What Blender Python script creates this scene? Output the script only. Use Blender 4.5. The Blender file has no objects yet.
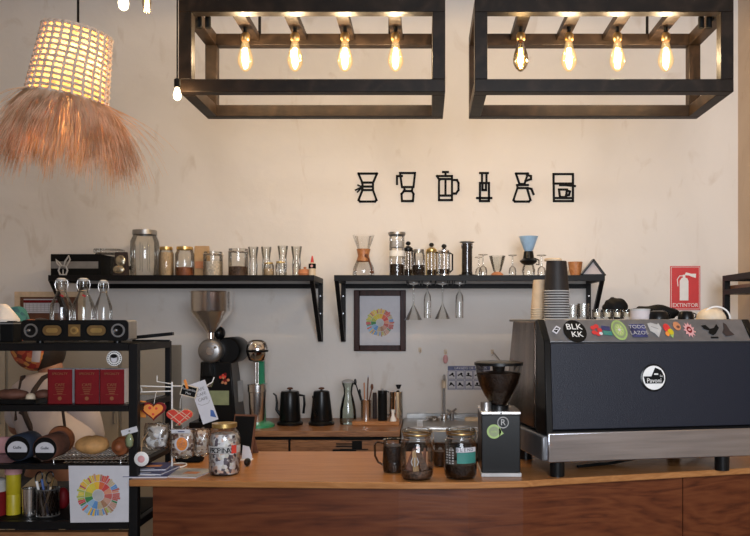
import bpy, math, random
from mathutils import Matrix, Vector, Euler
random.seed(7)
PI = math.pi
SC = bpy.context.scene
COL = SC.collection
EYE = 1.485; F = 800.0; VX = 425.0; HY = 320.0
def X_(px, Y): return (px - VX) * Y / F
def Z_(py, Y): return EYE - (py - HY) * Y / F

# ------------------------------------------------------------ materials
def nt(name):
    m = bpy.data.materials.new(name); m.use_nodes = True
    t = m.node_tree; t.nodes.clear()
    o = t.nodes.new('ShaderNodeOutputMaterial')
    return m, t, o
def lk(t, a, b): t.links.new(a, b)
def noise(t, scale, detail=4, stretch=None, dist=0.0):
    tc = t.nodes.new('ShaderNodeTexCoord'); n = t.nodes.new('ShaderNodeTexNoise')
    n.inputs['Scale'].default_value = scale; n.inputs['Detail'].default_value = detail
    n.inputs['Distortion'].default_value = dist
    mp = t.nodes.new('ShaderNodeMapping')
    if stretch: mp.inputs['Scale'].default_value = stretch
    lk(t, tc.outputs['Object'], mp.inputs['Vector']); lk(t, mp.outputs['Vector'], n.inputs['Vector'])
    return n
def ramp(t, fac, stops):
    r = t.nodes.new('ShaderNodeValToRGB'); e = r.color_ramp.elements
    e[0].position = stops[0][0]; e[0].color = (*stops[0][1], 1)
    e[1].position = stops[-1][0]; e[1].color = (*stops[-1][1], 1)
    for p, c in stops[1:-1]:
        k = e.new(p); k.color = (*c, 1)
    lk(t, fac, r.inputs['Fac']); return r
def pm(name, col, rough=.5, metal=0., var=.12, scale=30., bump=0., stretch=None, coat=0., spec=.5, emis=None, es=0., trans=0.):
    m, t, o = nt(name); b = t.nodes.new('ShaderNodeBsdfPrincipled')
    n = noise(t, scale, 4, stretch)
    lo = tuple(max(0, c * (1 - var)) for c in col); hi = tuple(min(1, c * (1 + var)) for c in col)
    r = ramp(t, n.outputs['Fac'], [(.3, lo), (.7, hi)])
    lk(t, r.outputs['Color'], b.inputs['Base Color'])
    b.inputs['Roughness'].default_value = rough; b.inputs['Metallic'].default_value = metal
    b.inputs['Coat Weight'].default_value = coat; b.inputs['Specular IOR Level'].default_value = spec
    if trans: b.inputs['Transmission Weight'].default_value = trans
    if emis: b.inputs['Emission Color'].default_value = (*emis, 1); b.inputs['Emission Strength'].default_value = es
    if bump:
        bp = t.nodes.new('ShaderNodeBump'); bp.inputs['Strength'].default_value = bump; bp.inputs['Distance'].default_value = .004
        lk(t, n.outputs['Fac'], bp.inputs['Height']); lk(t, bp.outputs['Normal'], b.inputs['Normal'])
    lk(t, b.outputs['BSDF'], o.inputs['Surface']); return m
def glass(name, tint=(.93, .95, .95), edge=.5, gl=1.0, rough=.04):
    m, t, o = nt(name)
    lw = t.nodes.new('ShaderNodeLayerWeight'); lw.inputs['Blend'].default_value = .45
    r = ramp(t, lw.outputs['Facing'], [(.25, tint), (1., tuple(c * edge for c in tint))])
    tr = t.nodes.new('ShaderNodeBsdfTransparent'); lk(t, r.outputs['Color'], tr.inputs['Color'])
    g = t.nodes.new('ShaderNodeBsdfGlossy'); g.inputs['Roughness'].default_value = rough
    n = noise(t, 25, 2); bp = t.nodes.new('ShaderNodeBump'); bp.inputs['Strength'].default_value = .25; bp.inputs['Distance'].default_value = .003
    lk(t, n.outputs['Fac'], bp.inputs['Height']); lk(t, bp.outputs['Normal'], g.inputs['Normal'])
    fr = t.nodes.new('ShaderNodeFresnel'); fr.inputs['IOR'].default_value = 1.5
    mu = t.nodes.new('ShaderNodeMath'); mu.operation = 'MULTIPLY_ADD'; mu.inputs[1].default_value = gl; mu.inputs[2].default_value = .03
    mu.use_clamp = True
    lk(t, fr.outputs['Fac'], mu.inputs[0])
    mx = t.nodes.new('ShaderNodeMixShader'); lk(t, mu.outputs[0], mx.inputs[0]); lk(t, tr.outputs[0], mx.inputs[1]); lk(t, g.outputs[0], mx.inputs[2])
    lk(t, mx.outputs[0], o.inputs['Surface']); return m
def wood(name, a, b_, c, rough=.35, sc=(1.2, 14, 14), coat=.15, rings=6., bump=.15, base=1.2, spec=.5):
    m, t, o = nt(name); b = t.nodes.new('ShaderNodeBsdfPrincipled')
    tc = t.nodes.new('ShaderNodeTexCoord'); mp = t.nodes.new('ShaderNodeMapping'); mp.inputs['Scale'].default_value = sc
    lk(t, tc.outputs['Object'], mp.inputs['Vector'])
    n1 = t.nodes.new('ShaderNodeTexNoise'); n1.inputs['Scale'].default_value = base; n1.inputs['Detail'].default_value = 3
    n1.inputs['Distortion'].default_value = .6
    lk(t, mp.outputs['Vector'], n1.inputs['Vector'])
    mu = t.nodes.new('ShaderNodeMath'); mu.operation = 'MULTIPLY'; mu.inputs[1].default_value = rings; lk(t, n1.outputs['Fac'], mu.inputs[0])
    pp = t.nodes.new('ShaderNodeMath'); pp.operation = 'PINGPONG'; pp.inputs[1].default_value = .5; lk(t, mu.outputs[0], pp.inputs[0])
    n2 = t.nodes.new('ShaderNodeTexNoise'); n2.inputs['Scale'].default_value = base * 9; n2.inputs['Detail'].default_value = 4; lk(t, mp.outputs['Vector'], n2.inputs['Vector'])
    ad = t.nodes.new('ShaderNodeMath'); ad.operation = 'MULTIPLY_ADD'; ad.inputs[1].default_value = .9; lk(t, n2.outputs['Fac'], ad.inputs[0]); lk(t, pp.outputs[0], ad.inputs[2])
    r = ramp(t, ad.outputs[0], [(.3, a), (.65, b_), (1., c)])
    lk(t, r.outputs['Color'], b.inputs['Base Color']); b.inputs['Roughness'].default_value = rough; b.inputs['Coat Weight'].default_value = coat; b.inputs['Specular IOR Level'].default_value = spec
    bp = t.nodes.new('ShaderNodeBump'); bp.inputs['Strength'].default_value = bump; bp.inputs['Distance'].default_value = .002
    lk(t, ad.outputs[0], bp.inputs['Height']); lk(t, bp.outputs['Normal'], b.inputs['Normal'])
    lk(t, b.outputs['BSDF'], o.inputs['Surface']); return m
def emit(name, col, s):
    m, t, o = nt(name); e = t.nodes.new('ShaderNodeEmission'); e.inputs['Color'].default_value = (*col, 1); e.inputs['Strength'].default_value = s
    lk(t, e.outputs[0], o.inputs['Surface']); return m

def plaster(name, col, col2):
    m, t, o = nt(name); b = t.nodes.new('ShaderNodeBsdfPrincipled')
    n = noise(t, 1.1, 8, (1, 1, 1), 1.5); r = ramp(t, n.outputs['Fac'], [(.3, col2), (.6, col)])
    n3 = noise(t, 5, 10, (1, 1, .5), 2.0)
    r3 = ramp(t, n3.outputs['Fac'], [(.28, (.86, .82, .78)), (.4, (1, 1, 1))])
    mx = t.nodes.new('ShaderNodeMix'); mx.data_type = 'RGBA'; mx.blend_type = 'MULTIPLY'; mx.inputs['Factor'].default_value = .8
    lk(t, r.outputs['Color'], mx.inputs['A']); lk(t, r3.outputs['Color'], mx.inputs['B'])
    lk(t, mx.outputs['Result'], b.inputs['Base Color']); b.inputs['Roughness'].default_value = .85
    n2 = noise(t, 14, 8); bp = t.nodes.new('ShaderNodeBump'); bp.inputs['Strength'].default_value = .35; bp.inputs['Distance'].default_value = .006
    lk(t, n2.outputs['Fac'], bp.inputs['Height']); lk(t, bp.outputs['Normal'], b.inputs['Normal'])
    lk(t, b.outputs['BSDF'], o.inputs['Surface']); return m

M = {}
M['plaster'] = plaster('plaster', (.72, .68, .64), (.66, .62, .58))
M['plaster_shaded'] = plaster('plaster_shaded', (.55, .43, .33), (.48, .37, .28))  # right-wall plaster, darker and browner: grazing-light shade put into the colour
M['ceil'] = pm('ceiling_paint', (.65, .6, .54), .9)
M['floor'] = pm('floor_cement', (.16, .14, .13), .5, var=.2, scale=3)
M['frame'] = wood('dark_stained_wood', (.007, .004, .0025), (.012, .007, .004), (.022, .013, .008), .45, (3, 3, 3), 0., spec=.2)
M['blk'] = pm('black_steel', (.008, .0072, .0072), .45, spec=.15)
M['blkp'] = pm('black_plastic', (.005, .005, .0052), .3, spec=.25)
M['blkm'] = pm('matte_black', (.005, .005, .005), .65, spec=.12)
M['steel'] = pm('brushed_steel', (.82, .8, .78), .24, 1., var=.08, stretch=(1, 1, 12))
M['chrome'] = pm('chrome', (.85, .84, .82), .08, 1., var=.03)
M['dsteel'] = pm('dull_steel', (.33, .32, .31), .38, .9, stretch=(1, 20, 20))
M['gold'] = pm('gold_tin', (.62, .43, .16), .3, .9)
M['brass'] = pm('brass', (.35, .22, .09), .35, .9)
M['glass'] = glass('clear_glass', (.985, .985, .98), .8, .7)
M['glassd'] = glass('thick_glass', (.96, .965, .955), .68, .8)
M['glassg'] = glass('greenish_glass', (.84, .9, .86), .55)
M['smoke'] = glass('smoked_plastic', (.36, .32, .3), .6)
M['shelfglass'] = glass('shelf_glass', (.25, .3, .29), .5)
M['amberglass'] = glass('amber_bulb_glass', (.97, .8, .48), .7, .8)
M['top'] = wood('counter_oak', (.29, .12, .038), (.35, .15, .05), (.41, .185, .065), .3, (1.5, 16, 16), 0., rings=5, spec=.3)
M['panel'] = wood('red_plywood', (.062, .015, .005), (.11, .028, .009), (.14, .04, .013), .4, (.9, 5, 9), .05, rings=9, base=1.1, spec=.3)
M['wood'] = wood('oak_drawer', (.15, .06, .022), (.23, .1, .038), (.29, .135, .055), .45, (2, 16, 16))
M['darkwood'] = wood('mahogany', (.016, .004, .003), (.03, .008, .005), (.045, .012, .008), .4, (8, 8, 2), 0, spec=.15)
M['collar'] = wood('honey_wood', (.28, .1, .03), (.38, .15, .05), (.45, .2, .08), .45, (8, 8, 8))
M['plank'] = wood('shelf_plank', (.32, .26, .2), (.42, .35, .28), (.5, .43, .35), .6, (2, 14, 14))
M['white'] = pm('white_paint', (.75, .74, .72), .5, var=.04)
M['paper'] = pm('white_paper', (.56, .55, .58), .8, var=.04)
M['grey'] = pm('grey_paint', (.2, .19, .18), .5)
M['lgrey'] = pm('light_grey', (.42, .41, .4), .5)
M['beige'] = pm('beige_laminate', (.4, .34, .26), .5, var=.06, scale=4)
M['red'] = pm('red_paint', (.55, .03, .03), .45, var=.05)
M['redcover'] = pm('dark_red_cover', (.17, .007, .01), .55, spec=.2)
M['goldink'] = pm('gold_ink', (.3, .12, .05), .4, .3)
M['cream'] = pm('cream', (.62, .5, .36), .5)
M['kraft'] = pm('kraft_paper', (.45, .29, .15), .8)
M['tan'] = pm('tan_cup', (.62, .46, .3), .6)
M['cupblk'] = pm('dark_cup', (.022, .017, .015), .5, spec=.25)
M['coffee'] = pm('coffee_beans', (.018, .008, .004), .4, var=.7, scale=160, bump=1., spec=.2)
M['cocoa'] = pm('brown_grains', (.09, .045, .025), .6, var=.7, scale=120, bump=1.)
M['straw'] = pm('straw', (.5, .3, .14), .7, var=.3, scale=60)
M['oats'] = pm('oats', (.5, .36, .22), .8, var=.3, scale=150, bump=.8)
M['sugar'] = pm('sugar_sticks', (.6, .52, .42), .8, var=.3, scale=90, bump=.8)
M['navy'] = pm('navy_ribbed_panel', (.009, .011, .02), .4, var=.1, scale=400, bump=.3, spec=.3)
M['silverpaint'] = pm('grey_metal_paint', (.21, .21, .22), .34, .6)
M['steelpanel'] = pm('satin_steel_panel', (.64, .66, .72), .2, 1., var=.15, scale=6, stretch=(.6, 1, 12))
M['green'] = pm('mint_green', (.03, .25, .12), .35, coat=.3)
M['olive'] = pm('olive_label', (.22, .26, .14), .6)
M['teal'] = pm('teal', (.03, .18, .15), .6)
M['lime'] = pm('lime_green', (.3, .42, .13), .5)
M['sky'] = pm('pale_blue_plastic', (.3, .47, .68), .3)
M['orange'] = pm('orange_felt', (.75, .25, .04), .7)
M['redfelt'] = pm('red_felt', (.6, .05, .03), .8)
M['yellow'] = pm('yellow_tin', (.5, .4, .015), .4)
M['pink'] = pm('pink', (.6, .3, .3), .6)
M['blue'] = pm('blue', (.04, .1, .3), .5)
M['slate'] = pm('slate_blue', (.035, .045, .07), .4)
M['indigo'] = pm('indigo_print', (.04, .045, .14), .4, var=.5, scale=25)
M['clay'] = pm('clay', (.5, .2, .09), .7)
M['cork'] = pm('cork', (.13, .05, .025), .9)
M['bread'] = pm('bread_crust', (.5, .26, .09), .7, var=.35, scale=25, bump=.5)
M['croissant'] = pm('croissant_crust', (.25, .075, .025), .55, var=.4, scale=30, bump=.4)
M['cake'] = pm('dark_cake', (.13, .05, .03), .7, var=.3, bump=.4)
M['skin'] = pm('skin', (.33, .16, .1), .55, var=.06)
M['hair'] = pm('dark_hair', (.02, .012, .008), .6, var=.4, stretch=(1, 1, 8), scale=50)
M['shirt'] = pm('pale_cotton', (.52, .46, .46), .9, var=.06, scale=12, bump=.2)
M['cloth'] = pm('white_cotton', (.68, .64, .58), .9, var=.06, bump=.2)
M['apron'] = pm('dark_apron', (.03, .018, .016), .8)
M['jeans'] = pm('dark_denim', (.02, .025, .04), .9)
M['liner'] = None
M['collage'] = None

def collage(name, cols, scale, rough=.5):
    m, t, o = nt(name); b = t.nodes.new('ShaderNodeBsdfPrincipled')
    tc = t.nodes.new('ShaderNodeTexCoord'); v = t.nodes.new('ShaderNodeTexVoronoi'); v.inputs['Scale'].default_value = scale
    lk(t, tc.outputs['Object'], v.inputs['Vector'])
    sp = t.nodes.new('ShaderNodeSeparateColor'); lk(t, v.outputs['Color'], sp.inputs[0])
    st = [(i / len(cols), c) for i, c in enumerate(cols)]
    r = ramp(t, sp.outputs[0], st); r.color_ramp.interpolation = 'CONSTANT'
    lk(t, r.outputs['Color'], b.inputs['Base Color']); b.inputs['Roughness'].default_value = rough
    lk(t, b.outputs['BSDF'], o.inputs['Surface']); return m
M['collage'] = collage('paper_bits', [(.7, .68, .66), (.6, .58, .6), (.05, .04, .05), (.65, .45, .35), (.7, .68, .66), (.12, .1, .12), (.6, .57, .5), (.35, .3, .28)], 105)
M['capcloth'] = collage('printed_cap_cloth', [(.55, .1, .04), (.7, .3, .08), (.35, .03, .02), (.6, .14, .06), (.2, .05, .03)], 45, .8)
M['capteal'] = collage('teal_printed_cloth', [(.05, .2, .2), (.05, .22, .2), (.08, .26, .24), (.03, .12, .15)], 50, .8)
M['wrap'] = collage('foil_wrap', [(.45, .42, .4), (.7, .68, .66), (.3, .26, .22), (.55, .5, .45), (.12, .09, .07)], 80, .2)
M['snack'] = collage('snack_mix', [(.25, .15, .1), (.5, .42, .36), (.1, .05, .04), (.4, .3, .22), (.55, .5, .45)], 110, .5)
M['foil'] = pm('crumpled_foil', (.5, .44, .32), .25, .9, var=.5, scale=40, bump=1.)
M['reflect'] = collage('side_panel_reflections', [(.09, .06, .045), (.035, .025, .02), (.14, .09, .06), (.05, .035, .03), (.11, .085, .07)], 22, .2)
M['reflect'] = pm('side_panel_reflections', (.2, .15, .12), .2, 1., var=.6, scale=9, bump=.5, stretch=(1, 1, .35))  # brown mottling paints room reflections into the polished metal's colour
# translucent liner of the woven lamp
m, t, o = nt('lamp_liner'); tl = t.nodes.new('ShaderNodeBsdfTranslucent'); tl.inputs[0].default_value = (.9, .72, .45, 1)
df = t.nodes.new('ShaderNodeBsdfDiffuse'); df.inputs[0].default_value = (.6, .48, .33, 1); mx = t.nodes.new('ShaderNodeMixShader'); mx.inputs[0].default_value = .3
n = noise(t, 40, 3); r = ramp(t, n.outputs['Fac'], [(.35, (.62, .42, .2)), (.7, (.3, .17, .07))]); lk(t, r.outputs['Color'], tl.inputs[0])
lk(t, tl.outputs[0], mx.inputs[1]); lk(t, df.outputs[0], mx.inputs[2]); lk(t, mx.outputs[0], o.inputs[0]); M['liner'] = m
m, t, o = nt('fringe_fibre'); tl = t.nodes.new('ShaderNodeBsdfTranslucent'); tl.inputs[0].default_value = (.9, .58, .3, 1)
df = t.nodes.new('ShaderNodeBsdfDiffuse'); mx = t.nodes.new('ShaderNodeMixShader'); mx.inputs[0].default_value = .55
n = noise(t, 18, 3); r = ramp(t, n.outputs['Fac'], [(.35, (.5, .33, .2)), (.65, (.92, .74, .54))]); lk(t, r.outputs['Color'], df.inputs[0])
lk(t, tl.outputs[0], mx.inputs[1]); lk(t, df.outputs[0], mx.inputs[2]); lk(t, mx.outputs[0], o.inputs[0]); M['fringe'] = m
M['filament'] = emit('glowing_filament', (1., .72, .36), 60.)
M['filament_dim'] = emit('dim_filament', (1., .6, .2), 45.)
# lit envelope: transparent glass plus the glow of the lit bulb
def lit_glass(name, col, s, tint):
    m, t, o = nt(name)
    tr = t.nodes.new('ShaderNodeBsdfTransparent'); tr.inputs[0].default_value = (*tint, 1)
    e = t.nodes.new('ShaderNodeEmission'); e.inputs[0].default_value = (*col, 1)
    lw = t.nodes.new('ShaderNodeLayerWeight'); lw.inputs['Blend'].default_value = .5
    mr = t.nodes.new('ShaderNodeMapRange'); mr.inputs['From Min'].default_value = 0; mr.inputs['From Max'].default_value = .9
    mr.inputs['To Min'].default_value = s; mr.inputs['To Max'].default_value = s * .12
    lk(t, lw.outputs['Facing'], mr.inputs['Value']); lk(t, mr.outputs[0], e.inputs['Strength'])
    ad = t.nodes.new('ShaderNodeAddShader'); lk(t, tr.outputs[0], ad.inputs[0]); lk(t, e.outputs[0], ad.inputs[1])
    g = t.nodes.new('ShaderNodeBsdfGlossy'); g.inputs['Roughness'].default_value = .05
    mx = t.nodes.new('ShaderNodeMixShader'); mx.inputs[0].default_value = .07; lk(t, ad.outputs[0], mx.inputs[1]); lk(t, g.outputs[0], mx.inputs[2])
    lk(t, mx.outputs[0], o.inputs[0]); return m
M['bulb'] = lit_glass('lit_bulb_glass', (1., .68, .32), .42, (.98, .9, .7))
M['bulb_hot'] = lit_glass('bright_bulb_glass', (1., .85, .6), 6., (.98, .93, .8))

# ------------------------------------------------------------ mesh builder
class MB:
    def __init__(s): s.v = []; s.f = []; s.mi = []; s.sm = []; s.ms = []; s.T = Matrix.Identity(4)
    def add(s, vs, fs, m, smooth=False):
        o = len(s.v); s.v += [tuple(s.T @ Vector(v)) for v in vs]
        mm = M[m] if isinstance(m, str) else m
        if mm not in s.ms: s.ms.append(mm)
        k = s.ms.index(mm)
        for f in fs: s.f.append(tuple(i + o for i in f)); s.mi.append(k); s.sm.append(smooth)
        return s
    def box(s, c, d, m, rot=None, tap=1.0, tapy=None):
        if tapy is None: tapy = tap
        R = Euler(rot).to_matrix() if rot else Matrix.Identity(3)
        vs = []
        for z in (-1, 1):
            k = tap if z > 0 else 1; ky = tapy if z > 0 else 1
            for x, y in ((-1, -1), (1, -1), (1, 1), (-1, 1)):
                vs.append(Vector(c) + R @ Vector((x * d[0] / 2 * k, y * d[1] / 2 * ky, z * d[2] / 2)))
        return s.add(vs, [(3, 2, 1, 0), (4, 5, 6, 7), (0, 1, 5, 4), (1, 2, 6, 5), (2, 3, 7, 6), (3, 0, 4, 7)], m)
    def b2(s, a, b, m): return s.box([(p + q) / 2 for p, q in zip(a, b)], [abs(q - p) for p, q in zip(a, b)], m)
    def lathe(s, prof, m, c=(0, 0, 0), n=28, ax=None, smooth=True):
        q = Vector((0, 0, 1)).rotation_difference(Vector(ax)).to_matrix() if ax else Matrix.Identity(3)
        vs = []; rows = []
        for r, z in prof:
            if r < 1e-6: rows.append([len(vs)]); vs.append(Vector(c) + q @ Vector((0, 0, z)))
            else:
                rows.append([len(vs) + i for i in range(n)])
                for i in range(n):
                    a = 2 * PI * i / n; vs.append(Vector(c) + q @ Vector((r * math.cos(a), r * math.sin(a), z)))
        fs = []
        for A, B in zip(rows, rows[1:]):
            for i in range(n):
                j = (i + 1) % n
                if len(A) == 1 and len(B) == 1: continue
                if len(A) == 1: fs.append((A[0], B[j], B[i]))
                elif len(B) == 1: fs.append((A[i], A[j], B[0]))
                else: fs.append((A[i], A[j], B[j], B[i]))
        return s.add(vs, fs, m, smooth)
    def cyl(s, a, b, r, m, r2=None, n=20, smooth=True):
        a = Vector(a); b = Vector(b); L = (b - a).length; r2 = r if r2 is None else r2
        s.lathe([(r, 0), (r2, L)], m, a, n, b - a, smooth)
        s.lathe([(0, 0), (r, 0)], m, a, n, b - a, False); return s.lathe([(r2, L), (0, L)], m, a, n, b - a, False)
    def tube(s, pts, r, m, n=8, closed=False, flat=1.0):
        P = [Vector(p) for p in pts]; N = len(P); vs = []; up = None
        for i, p in enumerate(P):
            if closed: d = P[(i + 1) % N] - P[i - 1]
            else: d = P[min(i + 1, N - 1)] - P[max(i - 1, 0)]
            d.normalize()
            if up is None: up = Vector((0, 1, 0)) if abs(d.y) < .9 else Vector((1, 0, 0))
            u = (up - d * up.dot(d)); 
            if u.length < 1e-5: u = d.orthogonal()
            u.normalize(); w = d.cross(u); up = u
            rr = r[i] if isinstance(r, (list, tuple)) else r
            for k in range(n):
                a = 2 * PI * k / n; vs.append(p + u * rr * math.cos(a) * flat + w * rr * math.sin(a))
        fs = []
        for i in range(N if closed else N - 1):
            for k in range(n):
                a = i * n + k; b = i * n + (k + 1) % n; j = (i + 1) % N
                fs.append((a, b, j * n + (k + 1) % n, j * n + k))
        if not closed: fs += [tuple(range(n))[::-1], tuple(range((N - 1) * n, N * n))]
        return s.add(vs, fs, m, True)
    def prism(s, poly, y0, y1, m):       # polygon in x,z pushed along y
        n = len(poly); vs = [(x, y0, z) for x, z in poly] + [(x, y1, z) for x, z in poly]
        return s.add(vs, [tuple(range(n)), tuple(range(2 * n - 1, n - 1, -1))] + [(i, i + n, (i + 1) % n + n, (i + 1) % n) for i in range(n)], m)
    def slab(s, poly, z0, z1, m):        # polygon in x,y pushed along z
        n = len(poly); vs = [(x, y, z0) for x, y in poly] + [(x, y, z1) for x, y in poly]
        return s.add(vs, [tuple(range(n))[::-1], tuple(range(n, 2 * n))] + [(i, (i + 1) % n, (i + 1) % n + n, i + n) for i in range(n)], m)
    def side(s, poly, x0, x1, m):        # polygon in y,z pushed along x
        n = len(poly); vs = [(x0, y, z) for y, z in poly] + [(x1, y, z) for y, z in poly]
        return s.add(vs, [tuple(range(n))[::-1], tuple(range(n, 2 * n))] + [(i, (i + 1) % n, (i + 1) % n + n, i + n) for i in range(n)], m)
    def disc(s, cx, cz, r, y, th, m, n=28, rz=None):
        rz = rz or r
        return s.prism([(cx + r * math.cos(2 * PI * i / n), cz + rz * math.sin(2 * PI * i / n)) for i in range(n)], y, y - th, m)
    def ball(s, c, r, m, n=20, k=12, fn=None):
        if not isinstance(r, (tuple, list)): r = (r, r, r)
        vs = []; fs = []
        for j in range(k + 1):
            p = PI * j / k
            for i in range(n):
                a = 2 * PI * i / n; d = Vector((math.sin(p) * math.cos(a), math.sin(p) * math.sin(a), -math.cos(p)))
                q = fn(d) if fn else 1
                vs.append((c[0] + r[0] * d.x * q, c[1] + r[1] * d.y * q, c[2] + r[2] * d.z * q))
        for j in range(k):
            for i in range(n): fs.append((j * n + i, j * n + (i + 1) % n, (j + 1) * n + (i + 1) % n, (j + 1) * n + i))
        return s.add(vs, fs, m, True)
    def stroke(s, pts, w, y, th, m, closed=False):  # thick line in x,z
        P = [Vector((p[0], p[1])) for p in pts]
        if closed: P.append(P[0])
        for a, b in zip(P, P[1:]):
            d = (b - a)
            if d.length < 1e-6: continue
            d.normalize(); n = Vector((-d.y, d.x)) * w / 2; e = d * w * .45
            s.prism([tuple(a - e + n), tuple(a - e - n), tuple(b + e - n), tuple(b + e + n)], y, y - th, m)
        return s
    def text(s, txt, size, c, m, ext=.0006, sx=1.0, rot=0.):
        cu = bpy.data.curves.new('t', 'FONT'); cu.body = txt; cu.size = size; cu.extrude = ext; cu.align_x = 'CENTER'; cu.align_y = 'CENTER'
        cu.resolution_u = 3
        ob = bpy.data.objects.new('t', cu); COL.objects.link(ob)
        dg = bpy.context.evaluated_depsgraph_get(); me = bpy.data.meshes.new_from_object(ob.evaluated_get(dg))
        cr, sr = math.cos(rot), math.sin(rot)
        vs = [(c[0] + (v.co.x * cr * sx - v.co.y * sr), c[1] - v.co.z, c[2] + (v.co.x * sr * sx + v.co.y * cr)) for v in me.vertices]
        fs = [tuple(p.vertices) for p in me.polygons]
        bpy.data.objects.remove(ob); bpy.data.curves.remove(cu); bpy.data.meshes.remove(me)
        return s.add(vs, fs, m)
    def build(s, name, parent=None, bev=0, loc=None, sub=0):
        me = bpy.data.meshes.new(name); me.from_pydata(s.v, [], s.f)
        for mt in s.ms: me.materials.append(mt)
        me.polygons.foreach_set('material_index', s.mi); me.polygons.foreach_set('use_smooth', s.sm); me.update(); me.set_sharp_from_angle(angle=.75)
        o = bpy.data.objects.new(name, me); COL.objects.link(o)
        if parent: o.parent = parent
        if loc: o.location = loc
        if bev:
            b = o.modifiers.new('bevel', 'BEVEL'); b.width = bev; b.segments = 2; b.limit_method = 'ANGLE'; b.angle_limit = .7
        if sub: q = o.modifiers.new('sub', 'SUBSURF'); q.levels = sub; q.render_levels = sub
        return o
def tag(o, label, cat, group=None, kind=None):
    o['label'] = label; o['category'] = cat
    if group: o['group'] = group
    if kind: o['kind'] = kind
    return o
def thing(name, label, cat, loc=(0, 0, 0), rz=0., group=None):
    o = bpy.data.objects.new(name, None); COL.objects.link(o); o.location = loc; o.rotation_euler = (0, 0, rz)
    o.empty_display_size = .05
    return tag(o, label, cat, group)
def kids(o): return [c for c in bpy.data.objects if c.parent == o]
def dup(o, loc=None, label=None, parent=None, rz=None, scale=None):
    c = o.copy(); COL.objects.link(c); c.parent = parent
    if loc: c.location = loc
    if rz is not None: c.rotation_euler = (0, 0, rz)
    if scale: c.scale = scale
    if label: c['label'] = label
    for k in kids(o):
        if k is not c: dup(k, parent=c)
    return c
def lab(o, l): o['label'] = l; return o
def struct(name, mb):
    o = mb.build(name); o['kind'] = 'structure'; return o

# ------------------------------------------------------------ room
XL, XR, YB, YF, ZC = -3.0, 1.80, 4.60, -1.2, 3.7
struct('wall_back', MB().b2((XL - .1, YB, 0), (XR + .1, YB + .12, ZC), 'plaster'))
struct('wall_right', MB().b2((XR, -1.2, 0), (XR + .12, YB, ZC), 'plaster_shaded'))
struct('wall_left', MB().b2((XL - .12, -1.2, 0), (XL, YB, ZC), 'plaster'))
struct('floor', MB().b2((XL - .1, YF, -.1), (XR + .1, YB + .1, 0), 'floor'))
struct('ceiling', MB().b2((XL - .1, YF, ZC), (XR + .1, YB + .1, ZC + .1), 'ceil'))
# street side: wall with a wide shop window behind the camera
wf = MB(); y0, y1 = YF - .12, YF
wf.b2((XL - .1, y0, 0), (XR + .1, y1, .9), 'plaster').b2((XL - .1, y0, 2.9), (XR + .1, y1, ZC), 'plaster')
wf.b2((XL - .1, y0, .9), (-1.9, y1, 2.9), 'plaster').b2((1.5, y0, .9), (XR + .1, y1, 2.9), 'plaster')
struct('wall_front', wf)
w = MB()
for x in (-1.9, -.78, .36, 1.45): w.b2((x, YF - .09, .9), (x + .05, YF - .03, 2.9), 'blk')
for z in (.9, 2.85): w.b2((-1.9, YF - .09, z), (1.5, YF - .03, z + .05), 'blk')
struct('window_1', w)

# ------------------------------------------------------------ front counter
ZT = 1.0
def front_pts(dy=0.):
    L = [(-.898, 2.425), (-.5, 2.405), (-.08, 2.385), (.13, 2.388), (.3, 2.41), (.41, 2.445), (.72, 2.53), (1.07, 2.625), (1.55, 2.76)]
    return [(x, y + dy) for x, y in L]
ctr = thing('service_counter', 'long wooden service counter with pale oak worktop and reddish plywood front', 'counter', (0, 2.7, 0))
poly = front_pts() + [(1.7, 3.35), (.6, 3.15), (.25, 2.955), (-.880, 2.955), (-.880, 2.456), (-.898, 2.456)]
MB().slab([(x, y - 2.7) for x, y in poly], ZT - .02, ZT, 'top').build('worktop', ctr, bev=.003)
fp = [(-.835, 2.455)] + [(x, y) for x, y in front_pts(.035)[1:]]
def seg_panel(pts):
    b = MB()
    for (xa, ya), (xb, yb) in zip(pts, pts[1:]):
        b.slab([(xa, ya - 2.7), (xb, yb - 2.7), (xb, yb - 2.68), (xa, ya - 2.68)], .0, ZT - .02, 'panel')
    return b
seg_panel([p for p in fp if p[0] < .9] + [(.835, 2.596)]).build('front_panel', ctr)
seg_panel([(.838, 2.597), (1.07, 2.66), (1.55, 2.795)]).build('front_panel', ctr)
lab(MB().b2((-.835, 2.475 - 2.7, 0), (-.815, 2.93 - 2.7, ZT - .02), 'panel').build('side_panel', ctr), 'left end panel')

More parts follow.
